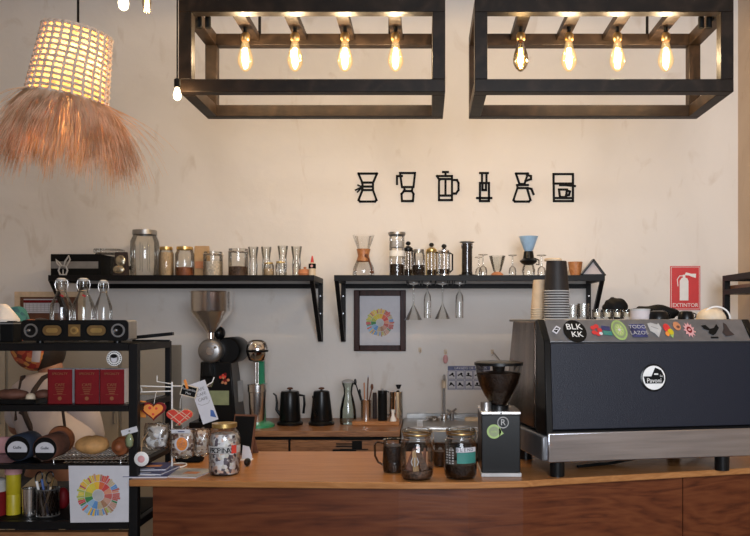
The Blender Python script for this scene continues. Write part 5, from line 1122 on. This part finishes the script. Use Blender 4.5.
# wall ornaments
YW = 4.594
def icon(nm, px, label):
    return thing(nm, label, 'wall ornament', (X_(px, YW), 4.6, Z_(186.5, YW)), 0, None)
def ic(px, label, lines):
    k = YW / F; b = MB()
    for q_, ln in enumerate(lines):
        closed = ln[0] == 'c'; pts = [((x - px) * k, (186.5 - y) * k) for x, y in ln[1:]]
        b.stroke(pts, 2.1 * k if ln[0] != 't' else 1.4 * k, 0, .010 + q_ * .0003, 'blkm', closed)
        for p_ in pts: b.disc(p_[0], p_[1], (1.05 if ln[0] != 't' else .7) * k, 0, .0099, 'blkm', 10)
    o = b.build('coffee_ornament', None, loc=(X_(px, YW), 4.602, Z_(186.5, YW))); tag(o, label, 'wall ornament', 'black cut-out coffee ornaments on the wall')
ic(367, 'black wall ornament of an hourglass pour-over flask with tie', [('c', (358.5, 173.5), (377, 173.5), (373, 183), (373, 190), (376.5, 200), (375, 201.5), (360, 201.5), (358.5, 200), (362.5, 190), (362.5, 183)), ('o', (362, 182.5), (373, 182.5)), ('o', (362, 186.5), (373, 186.5)), ('o', (362, 190), (373, 190)), ('t', (362, 187), (355.5, 190)), ('t', (362, 187), (357.5, 192)), ('t', (362, 187), (358, 185))])
ic(406, 'black wall ornament of a cup on a stacked brewer, side handle left', [('c', (400, 173), (415, 173), (413.5, 187), (402, 187)), ('o', (397, 184), (397, 176), (402, 176)), ('o', (404, 187), (405, 191), (412, 191), (412.5, 187)), ('c', (404, 191), (412, 191), (413.5, 194), (413, 201), (402, 201), (401.5, 194))])
ic(447, 'black wall ornament of a french press with side handle', [('c', (439, 179), (452, 179), (452, 200), (439, 200)), ('o', (437, 176), (452, 176), (452, 179)), ('o', (437, 176), (439.5, 180)), ('o', (445.5, 176), (445.5, 172)), ('o', (443, 172), (448, 172)), ('o', (445.5, 179), (445.5, 195)), ('o', (439, 195.5), (452, 195.5)), ('o', (452, 180), (457, 180), (458.5, 183), (458.5, 190), (456, 193.5), (452, 193.5))])
ic(483.5, 'slim black wall ornament of a piston coffee maker', [('o', (480, 173), (488, 173)), ('o', (482, 173), (482, 183)), ('o', (486.5, 173), (486.5, 183)), ('c', (480, 183), (489, 183), (489, 198), (480, 198)), ('o', (482.5, 183), (482.5, 190), (486, 190), (486, 183)), ('o', (477, 198), (491.5, 198)), ('c', (480, 198), (489, 198), (489, 201), (480, 201))])
ic(524, 'black wall ornament of a dripper sitting on a server jug', [('c', (516, 173.5), (528, 173.5), (524.5, 184), (519.5, 184)), ('o', (527, 175), (531, 176), (531, 179), (525.5, 181)), ('o', (517, 185), (528, 185)), ('c', (517.5, 188), (527, 188), (530.5, 200), (529, 201.5), (515, 201.5), (513.5, 200)), ('o', (517.5, 185), (517.5, 188)), ('o', (528, 188), (531.5, 189), (533.5, 194))])
ic(563, 'square black wall ornament of an espresso machine filling a cup', [('c', (553.5, 174), (573, 174), (573, 201), (554, 201)), ('o', (553.5, 183.5), (573, 183.5)), ('o', (560, 185), (566, 185), (575, 186)), ('c', (559, 189.5), (567, 189.5), (566, 197), (560, 197)), ('o', (567, 190.5), (570, 191.5), (569, 195), (566, 195.5)), ('o', (554, 198), (573, 198))])
# side shelf on right wall
t = thing('side_shelf', 'black framed wooden shelf on the right wall at the picture edge', 'shelf', (1.7, 3.9, 1.5))
z1 = Z_(276, 4.3) - 1.5
for y in (4.29, 3.1):
    MB().b2((-.105, y - 3.9 - .03, -.35), (-.075, y - 3.9, z1), 'blk').build('post', t); MB().b2((-.074, y - 3.9 - .03, z1 - .03), (.1, y - 3.9, z1), 'blk').build('cross_bar', t)
MB().b2((-.105, -.7695, z1 - .03), (-.075, .3595, z1), 'blk').build('top_rail', t)
MB().b2((-.074, -.80, .15), (.1, .38, .168), 'wood').build('shelf_board', t); MB().b2((-.105, -.7695, .12), (-.075, .3595, .147), 'blk').build('lower_rail', t); MB().b2((-.074, -.8, .12), (.1, .38, .147), 'blk').build('board_support', t)

# ------------------------------------------------------------ ceiling light frames
FY0, FY1 = 2.93, 3.33; FZ0, FZ1 = 2.321, 2.661; BT = .047
def bulb_mesh_env(m):
    return MB().lathe([(.0135, 0), (.014, -.008), (.019, -.03), (.027, -.055), (.0305, -.075), (.029, -.092), (.02, -.110), (.008, -.120), (0, -.122)], m, n=24)
def filament_mesh(m, s=1.):
    b = MB()
    for k in range(6):
        a = k * PI / 3; q = (k + 1) * PI / 3
        b.tube([(.006 * math.cos(a), .006 * math.sin(a), -.03), (.011 * math.cos(a), .011 * math.sin(a), -.088)], .0011 * s, m, 5)
    return b
def fixture(px0, px1, label, bulbs, slats, dim=()):
    x0, x1 = X_(px0, FY0), X_(px1, FY0); cx = (x0 + x1) / 2; w = (x1 - x0) / 2
    t = thing('hanging_light_frame', label, 'light fixture', (cx, (FY0 + FY1) / 2, FZ0)); d = (FY1 - FY0) / 2; H = FZ1 - FZ0
    for sx in (-1, 1):
        for sy in (-1, 1):
            xo = sx * w; yo = sy * d; MB().b2((min(xo, xo - sx * BT), min(yo, yo - sy * BT), BT), (max(xo, xo - sx * BT), max(yo, yo - sy * BT), H - BT), 'frame').build('upright', t, bev=.002)
    for sy in (-1, 1):
        for z in (0, H - BT): yo = sy * d; MB().b2((-w, min(yo, yo - sy * BT), z), (w, max(yo, yo - sy * BT), z + BT), 'frame').build('long_rail', t, bev=.002)
    for sx in (-1, 1):
        for z in (0, H - BT): xo = sx * w; MB().b2((min(xo, xo - sx * BT), -d + BT + .0005, z), (max(xo, xo - sx * BT), d - BT - .0005, z + BT), 'frame').build('short_rail', t, bev=.002)
    for k, px in enumerate(bulbs):
        Yb = 3.13; x = X_(px, Yb) - cx; zs = Z_(27, Yb) - FZ0
        MB().b2((x - .024, -d + BT + .0005, zs), (x + .024, d - BT - .0005, zs + .028), 'frame').build('slat', t, bev=.001)
        z0 = Z_(40.5, Yb) - FZ0
        s = MB(); s.cyl((x, 0, zs), (x, 0, z0 + .028), .008, 'blkm', n=12); s.lathe([(0, .03), (.012, .03), (.018, .022), (.018, .004), (.0145, -.003)], 'brass', (x, 0, z0)); s.build('socket', t)
        dm = k in dim
        e = bulb_mesh_env('amberglass' if dm else 'bulb').build('bulb', t, loc=(x, 0, z0)); filament_mesh('filament_dim' if dm else 'filament', .8 if dm else 1.).build('filament', e)
        l = bpy.data.lights.new('bulb_light', 'POINT'); l.energy = (2. if dm else 10.2); l.color = (1., .79, .585); l.shadow_soft_size = .012
        lo = bpy.data.objects.new('bulb_light', l); COL.objects.link(lo); lo.location = (cx + x, (FY0 + FY1) / 2, FZ0 + z0 - .062)
    for sx in (-.55, .55):
        for yo in (0,): MB().cyl((sx * w, -d + .026, H - .001), (sx * w, -d + .026, ZC - FZ0), .006, 'blk', n=10).build('hanging_rod', t)
        MB().cyl((sx * w, d - .026, H - .001), (sx * w, d - .026, ZC - FZ0), .006, 'blk', n=10).build('hanging_rod', t)
    return t, cx, w
t, cx, w = fixture(178.5, 445.3, 'left dark wooden box frame hung from the ceiling with four glowing bulbs', (245.4, 295, 345, 395.5), None)
for px in (199, 208): MB().cyl((X_(px, 3.02) - cx, -.11, Z_(17, 3.02) - FZ0), (X_(px, 3.02) - cx, -.11, Z_(28, 3.02) - FZ0), .011, 'blkm', n=14).build('empty_socket', t)
t, cx, w = fixture(474.7, 733.8, 'right dark wooden box frame hung from the ceiling, its first bulb dimmer', (520.7, 569, 617.4, 665.7), None, (0,))
for px in (701, 709): MB().cyl((X_(px, 3.02) - cx, -.11, Z_(17, 3.02) - FZ0), (X_(px, 3.02) - cx, -.11, Z_(28, 3.02) - FZ0), .011, 'blkm', n=14).build('empty_socket', t)

# festoon bulbs
def hangbulb(px, ytip, Y, label, lit, size=1.0, energy=3.):
    zt = Z_(ytip, Y); t = thing('pendant_bulb', label, 'light bulb', (X_(px, Y), Y, zt))
    h = .06 * size; r = .019 * size
    m = 'bulb_hot' if lit else 'amberglass'
    MB().lathe([(r * .5, h), (r * .6, h * .9), (r, h * .45), (r * .8, h * .15), (r * .3, .002), (0, 0)], m, n=20).build('bulb', t)
    MB().lathe([(r * .55, h), (r * .75, h * 1.02), (r * .75, h * 1.6), (r * .3, h * 1.7), (0, h * 1.7)], 'blkm').build('socket', t)
    MB().tube([(0, 0, h * 1.65), (0, 0, ZC - zt)], .003, 'blkm', 6).build('cord', t)
    if not lit: filament_mesh('filament_dim', .5).build('filament', t, loc=(0, 0, h * 1.2))
    if lit:
        l = bpy.data.lights.new('bulb_light', 'POINT'); l.energy = energy; l.color = (1., .72, .45); l.shadow_soft_size = .02
        lo = bpy.data.objects.new('bulb_light', l); COL.objects.link(lo); lo.location = (X_(px, Y), Y, zt + h * .45)
hangbulb(123.5, 11, 2.9, 'glowing bare bulb cut off by the top edge, left of the unlit one', True, 1.05, 4.)
hangbulb(147, 10, 3.2, 'dim amber bulb at the top edge beside the glowing one', False, 1.1)
hangbulb(177.3, 101, 2.88, 'small glowing bulb on a cord against the left light frame', True, .8, 2.)

# woven pendant lamp
YL = 2.5
tl_ = math.radians(9)
lp = thing('woven_pendant_lamp', 'woven rope pendant lamp with long straw fringe hanging at upper left', 'pendant lamp', (X_(77.5, YL), YL, Z_(33, YL)))
RT, RB, HH = .098, .118, .215
R_ = Matrix.Rotation(tl_, 4, 'Y')
def sp(a, v, off=0.):   # v 0 top ..1 bottom
    r = RT + (RB - RT) * v + off
    return (r * math.cos(a), r * math.sin(a), -HH * v)
b = MB(); b.T = R_
n = 40; vs = []; 
for j in (0, 1):
    for i in range(n): vs.append(sp(2 * PI * i / n, j, -.006))
b.add(vs, [(i, (i + 1) % n, n + (i + 1) % n, n + i) for i in range(n)], 'liner', True); b.build('paper_liner', lp)
M['rope'] = pm('rope', (.6, .47, .37), .85, var=.25, scale=70)
b = MB(); b.T = R_
for i in range(24):
    a = 2 * PI * i / 24; b.tube([sp(a + .02 * math.sin(7 * v), v, .002) for v in [k / 9 for k in range(10)]], .0046, 'rope', 6, flat=1)
for k in range(13):
    v = k / 12; b.tube([sp(2 * PI * i / 96, v, .001 + .003 * math.sin(i * PI / 2)) for i in range(96)], .0046 if k not in (0, 12) else .006, 'rope', 6, True)
b.build('woven_shade', lp)
b = MB(); b.T = R_
for k in range(3): a = k * 2 * PI / 3; b.tube([(0, 0, 0), sp(a, 0, -.004)], .003, 'blkm', 6)
b.build('spider_bars', lp)
# fringe
b = MB(); b.T = R_; rn = random.Random(11)
for i in range(2500):
    a = rn.random() * 2 * PI; lay = rn.random()
    Lr = (.168 + .055 * rn.random()) * (1 + .12 * math.sin(2.3 * a + 1) + .17 * math.sin(9 * a) + .1 * math.sin(23 * a)); el = .02 + .46 * lay + rn.gauss(0, .07) + (.16 if math.cos(a) > .3 else (-.12 * lay if math.cos(a) < -.3 else 0))
    if rn.random() < .025: el += .5
    p = Vector(sp(a, 1, .0)) + Vector((0, 0, .006)); az = a + rn.gauss(0, .25) + .25 * math.sin(5 * a); pts = []
    hx = Vector((math.cos(az), math.sin(az), 0)); N = 6
    for k in range(N + 1):
        pts.append(p.copy()); ang = -PI / 2 + min(1.3, el * (1.45 - .8 * k / N))
        p = p + (hx * math.cos(ang) + Vector((0, 0, math.sin(ang)))) * Lr / N + Vector((rn.gauss(0, .0015), rn.gauss(0, .0015), 0))
    w_ = .0006 + .0006 * rn.random()
    b.tube(pts, [w_ * (1.2 - .8 * k / N) for k in range(N + 1)], 'fringe', 3)
o = b.build('straw_fringe', lp); o['kind'] = 'stuff'
MB().tube([(.002, 0, -.03), (.002, 0, ZC - Z_(33, YL))], .004, 'blkm', 8).build('cord', lp)
b = MB(); b.lathe([(0, -.01), (.016, -.01), (.018, -.05), (.014, -.055)], 'blkm', (.002, 0, 0)); b.build('socket', lp)
o = MB().lathe([(.013, -.055), (.015, -.065), (.028, -.095), (.026, -.115), (0, -.13)], 'bulb_hot', (.002, 0, 0)).build('bulb', lp)
l = bpy.data.lights.new('lamp_light', 'POINT'); l.energy = 8.; l.color = (1., .68, .38); l.shadow_soft_size = .025
lo = bpy.data.objects.new('lamp_light', l); COL.objects.link(lo); lo.location = (X_(77.5, YL) + .002, YL, Z_(33, YL) - .1)

# ------------------------------------------------------------ person behind the rack
pr = thing('person', 'person bending behind the rack, pale shirt, crossed dark apron straps, printed cap', 'person', (X_(58, 3.15), 3.15, 0))
PX = X_(58, 3.15)
def Q(px, py, Y): return (X_(px, Y) - PX, Y - 3.15, Z_(py, Y))
def skin(name, V, E, R, mat, root=0, parent=pr, sub=2):
    me = bpy.data.meshes.new(name); me.from_pydata(V, E, []); o = bpy.data.objects.new(name, me); COL.objects.link(o); o.parent = parent
    me.materials.append(M[mat]); md = o.modifiers.new('skin', 'SKIN'); md.use_smooth_shade = True
    for i, v in enumerate(me.skin_vertices[0].data):
        r = R[i]; v.radius = r if isinstance(r, tuple) else (r, r); v.use_root = (i == root)
    s = o.modifiers.new('sub', 'SUBSURF'); s.levels = sub; s.render_levels = sub; return o
hip = (0.02, 0, .90); wst = Q(60, 440, 3.16); chest = Q(54, 400, 3.24); neckb = Q(52, 384, 3.28); neck = Q(52, 374, 3.31); head = Q(45, 349, 3.34); crown = Q(41, 325, 3.36)
shR = Q(77, 390, 3.22); elR = Q(90, 436, 3.22); wrR = (elR[0] - .06, elR[1] + .20, elR[2] - .04)
shL = Q(26, 386, 3.34); elL = (shL[0] - .1, shL[1] + .1, shL[2] - .2); wrL = (elL[0] + .02, elL[1] + .2, elL[2] + .04)
V = [hip, wst, chest, neckb, neck, head, shR, elR, wrR, shL, elL, wrL, (.11, -.02, .84), (.12, .04, .47), (.12, -.02, .08), (.12, .12, .03), (-.08, -.02, .84), (-.09, .04, .47), (-.09, -.02, .08), (-.09, .12, .03)]
E = [(0, 1), (1, 2), (2, 3), (3, 4), (4, 5), (2, 6), (6, 7), (7, 8), (2, 9), (9, 10), (10, 11), (0, 12), (12, 13), (13, 14), (14, 15), (0, 16), (16, 17), (17, 18), (18, 19)]
R = [(.09, .08), (.075, .07), (.075, .07), .05, .05, .06, .035, .033, .026, .035, .033, .026, .075, .052, .036, .03, .075, .052, .036, .03]
for w0, el in ((8, elR), (11, elL)):
    w = Vector(V[w0]); d = (w - Vector(el)).normalized(); sd = d.cross(Vector((0, 0, 1))).normalized(); dn = Vector((0, 0, -1))
    pi = len(V); V.append(tuple(w + d * .06)); E.append((w0, pi)); R.append((.03, .016))
    for k, (off, Lf) in enumerate(((-.03, .06), (-.01, .075), (.01, .07), (.03, .055))):
        a = len(V); V += [tuple(w + d * .09 + sd * off), tuple(w + d * (.09 + Lf * .5) + sd * off * 1.1 + dn * .008), tuple(w + d * (.09 + Lf * .85) + sd * off * 1.1 + dn * .03)]
        E += [(pi, a), (a, a + 1), (a + 1, a + 2)]; R += [.0095, .009, .008]
    s_ = 1 if w0 == 8 else -1; a = len(V); V += [tuple(w + d * .035 - sd * .035 * s_ + dn * .01), tuple(w + d * .07 - sd * .05 * s_ + dn * .02)]; E += [(w0, a), (a, a + 1)]; R += [.012, .009]
skin('body', V, E, R, 'skin')
# head with face towards the far side
hm = MB(); hc = Vector(head); up = (Vector(crown) - Vector(neck)).normalized(); fw_ = Vector((-.25, .93, -.25)); fw_ = (fw_ - up * fw_.dot(up)).normalized(); rt = fw_.cross(up)
HM = Matrix((( rt.x, fw_.x, up.x, hc.x), (rt.y, fw_.y, up.y, hc.y), (rt.z, fw_.z, up.z, hc.z + .0), (0, 0, 0, 1)))
hm.T = HM; hm.ball((0, .0, .02), (.078, .098, .115), 'skin', 28, 20, lambda d: 1 - .12 * max(0, -d.z) * (1 if d.y < 0 else .4))
hm.ball((0, .1, -.005), (.012, .018, .022), 'skin')
for s in (-1, 1): hm.ball((s * .03, .088, .02), (.013, .01, .008), 'white'); hm.ball((s * .03, .096, .02), (.006, .004, .006), 'hair')
hm.ball((0, .09, -.045), (.022, .008, .006), 'pink'); hm.build('head', pr)
for s in (-1, 1):
    e = MB(); e.T = HM; e.ball((s * .08, -.005, .0), (.011, .02, .032), 'skin'); e.tube([(s * .088, -.005 + .014 * math.cos(a), .024 * math.sin(a)) for a in [i * PI / 6 for i in range(12)]], .004, 'skin', 6, True); e.build('ear', pr)
hr = MB(); hr.T = HM; hr.ball((0, -.012, .012), (.084, .1, .118), 'hair', 28, 20, lambda d: 1 if d.y < .3 else .9); hr.build('hair', pr)
cp = MB(); cp.T = HM; cp.ball((-.036, -.03, .018), (.088, .105, .108), 'capcloth', 28, 18, lambda d: 1); cp.build('cap_band', pr)
cp = MB(); cp.T = HM; cp.ball((-.072, -.02, .118), (.042, .06, .078), 'capteal', 28, 18, lambda d: 1 / max(abs(d.x), abs(d.z), .75) ** .6); lab(cp.build('cap_crown', pr), 'teal crown of the cap')
cp = MB(); cp.T = HM; cp.tube([(.03, -.118, .05), (.008, -.135, .0), (-.015, -.128, -.045), (-.03, -.11, -.08)], .016, 'shirt', 8, flat=.3); cp.build('cap_tie', pr)
# clothes
def grow(p, k=1.): return p
skin('shirt', [hip, wst, chest, neckb, shR, ((shR[0] + elR[0]) / 2, (shR[1] + elR[1]) / 2, (shR[2] + elR[2]) / 2), (wrR[0], wrR[1] - .02, wrR[2]), shL, ((shL[0] + elL[0]) / 2, (shL[1] + elL[1]) / 2, (shL[2] + elL[2]) / 2), (elL[0], elL[1], elL[2] + .02), elR],
     [(0, 1), (1, 2), (2, 3), (2, 4), (4, 5), (5, 10), (10, 6), (2, 7), (7, 8), (8, 9)], [(.145, .135), (.145, .135), (.135, .13), .062, .08, .068, .045, .068, .06, .056, .062], 'shirt')
skin('trousers', [(.01, 0, .88), (.11, -.02, .80), (.12, .04, .47), (.12, -.02, .11), (-.08, -.02, .80), (-.09, .04, .47), (-.09, -.02, .11)], [(0, 1), (1, 2), (2, 3), (0, 4), (4, 5), (5, 6)], [(.13, .115), .095, .07, .055, .095, .07, .055], 'jeans')
for x in (-.09, .12):
    MB().ball((x, .04, .04), (.05, .13, .042), 'blkp').build('shoe', pr)
ap = MB()
def strap(pts, r=.018): ap.tube([Q(*p) for p in pts], r, 'apron', 8, flat=.35)
strap([(23, 376, 3.26), (21, 388, 3.22), (18, 408, 3.17), (17, 420, 3.14)], .012)
strap([(21, 405, 3.12), (27, 420, 3.085), (34, 435, 3.055), (44, 446, 3.03), (58, 450, 3.02)], .012)
strap([(58, 373, 3.20), (44, 379, 3.18), (36, 390, 3.15), (30, 402, 3.12), (22, 415, 3.11)], .015)
strap([(62, 405, 3.085), (64, 420, 3.05), (66, 436, 3.035), (66, 450, 3.03)], .006)
ap.build('apron_straps', pr)

# ------------------------------------------------------------ light
wd = bpy.data.worlds.new('world'); SC.world = wd; wd.use_nodes = True
bg = wd.node_tree.nodes['Background']; bg.inputs[0].default_value = (.62, .74, 1., 1); bg.inputs[1].default_value = .6
def area(name, loc, target, sx, sy, e, col):
    l = bpy.data.lights.new(name, 'AREA'); l.shape = 'RECTANGLE'; l.size = sx; l.size_y = sy; l.energy = e; l.color = col; l.spread = 1.9
    o = bpy.data.objects.new(name, l); COL.objects.link(o); o.location = loc
    d = Vector(target) - Vector(loc); o.rotation_euler = d.to_track_quat('-Z', 'Y').to_euler(); return o
area('daylight_window', (.65, YF - .02, 2.0), (1.2, 4.6, 2.1), 1.7, 1.7, 58, (.86, .92, 1.))
cam = bpy.data.cameras.new('camera'); co = bpy.data.objects.new('camera', cam); COL.objects.link(co); SC.camera = co
co.location = (0, 0, EYE); co.rotation_euler = (PI / 2, 0, 0); cam.sensor_width = 36; cam.lens = 36 * F / 750
cam.shift_x = -(VX - 375) / 750; cam.shift_y = (HY - 268) / 750; cam.clip_start = .05
SC.view_settings.view_transform = 'Standard'; SC.view_settings.look = 'None'; SC.view_settings.gamma = 1; SC.view_settings.exposure = 0.09
try: SC.view_settings.use_curve_mapping = False
except Exception: pass
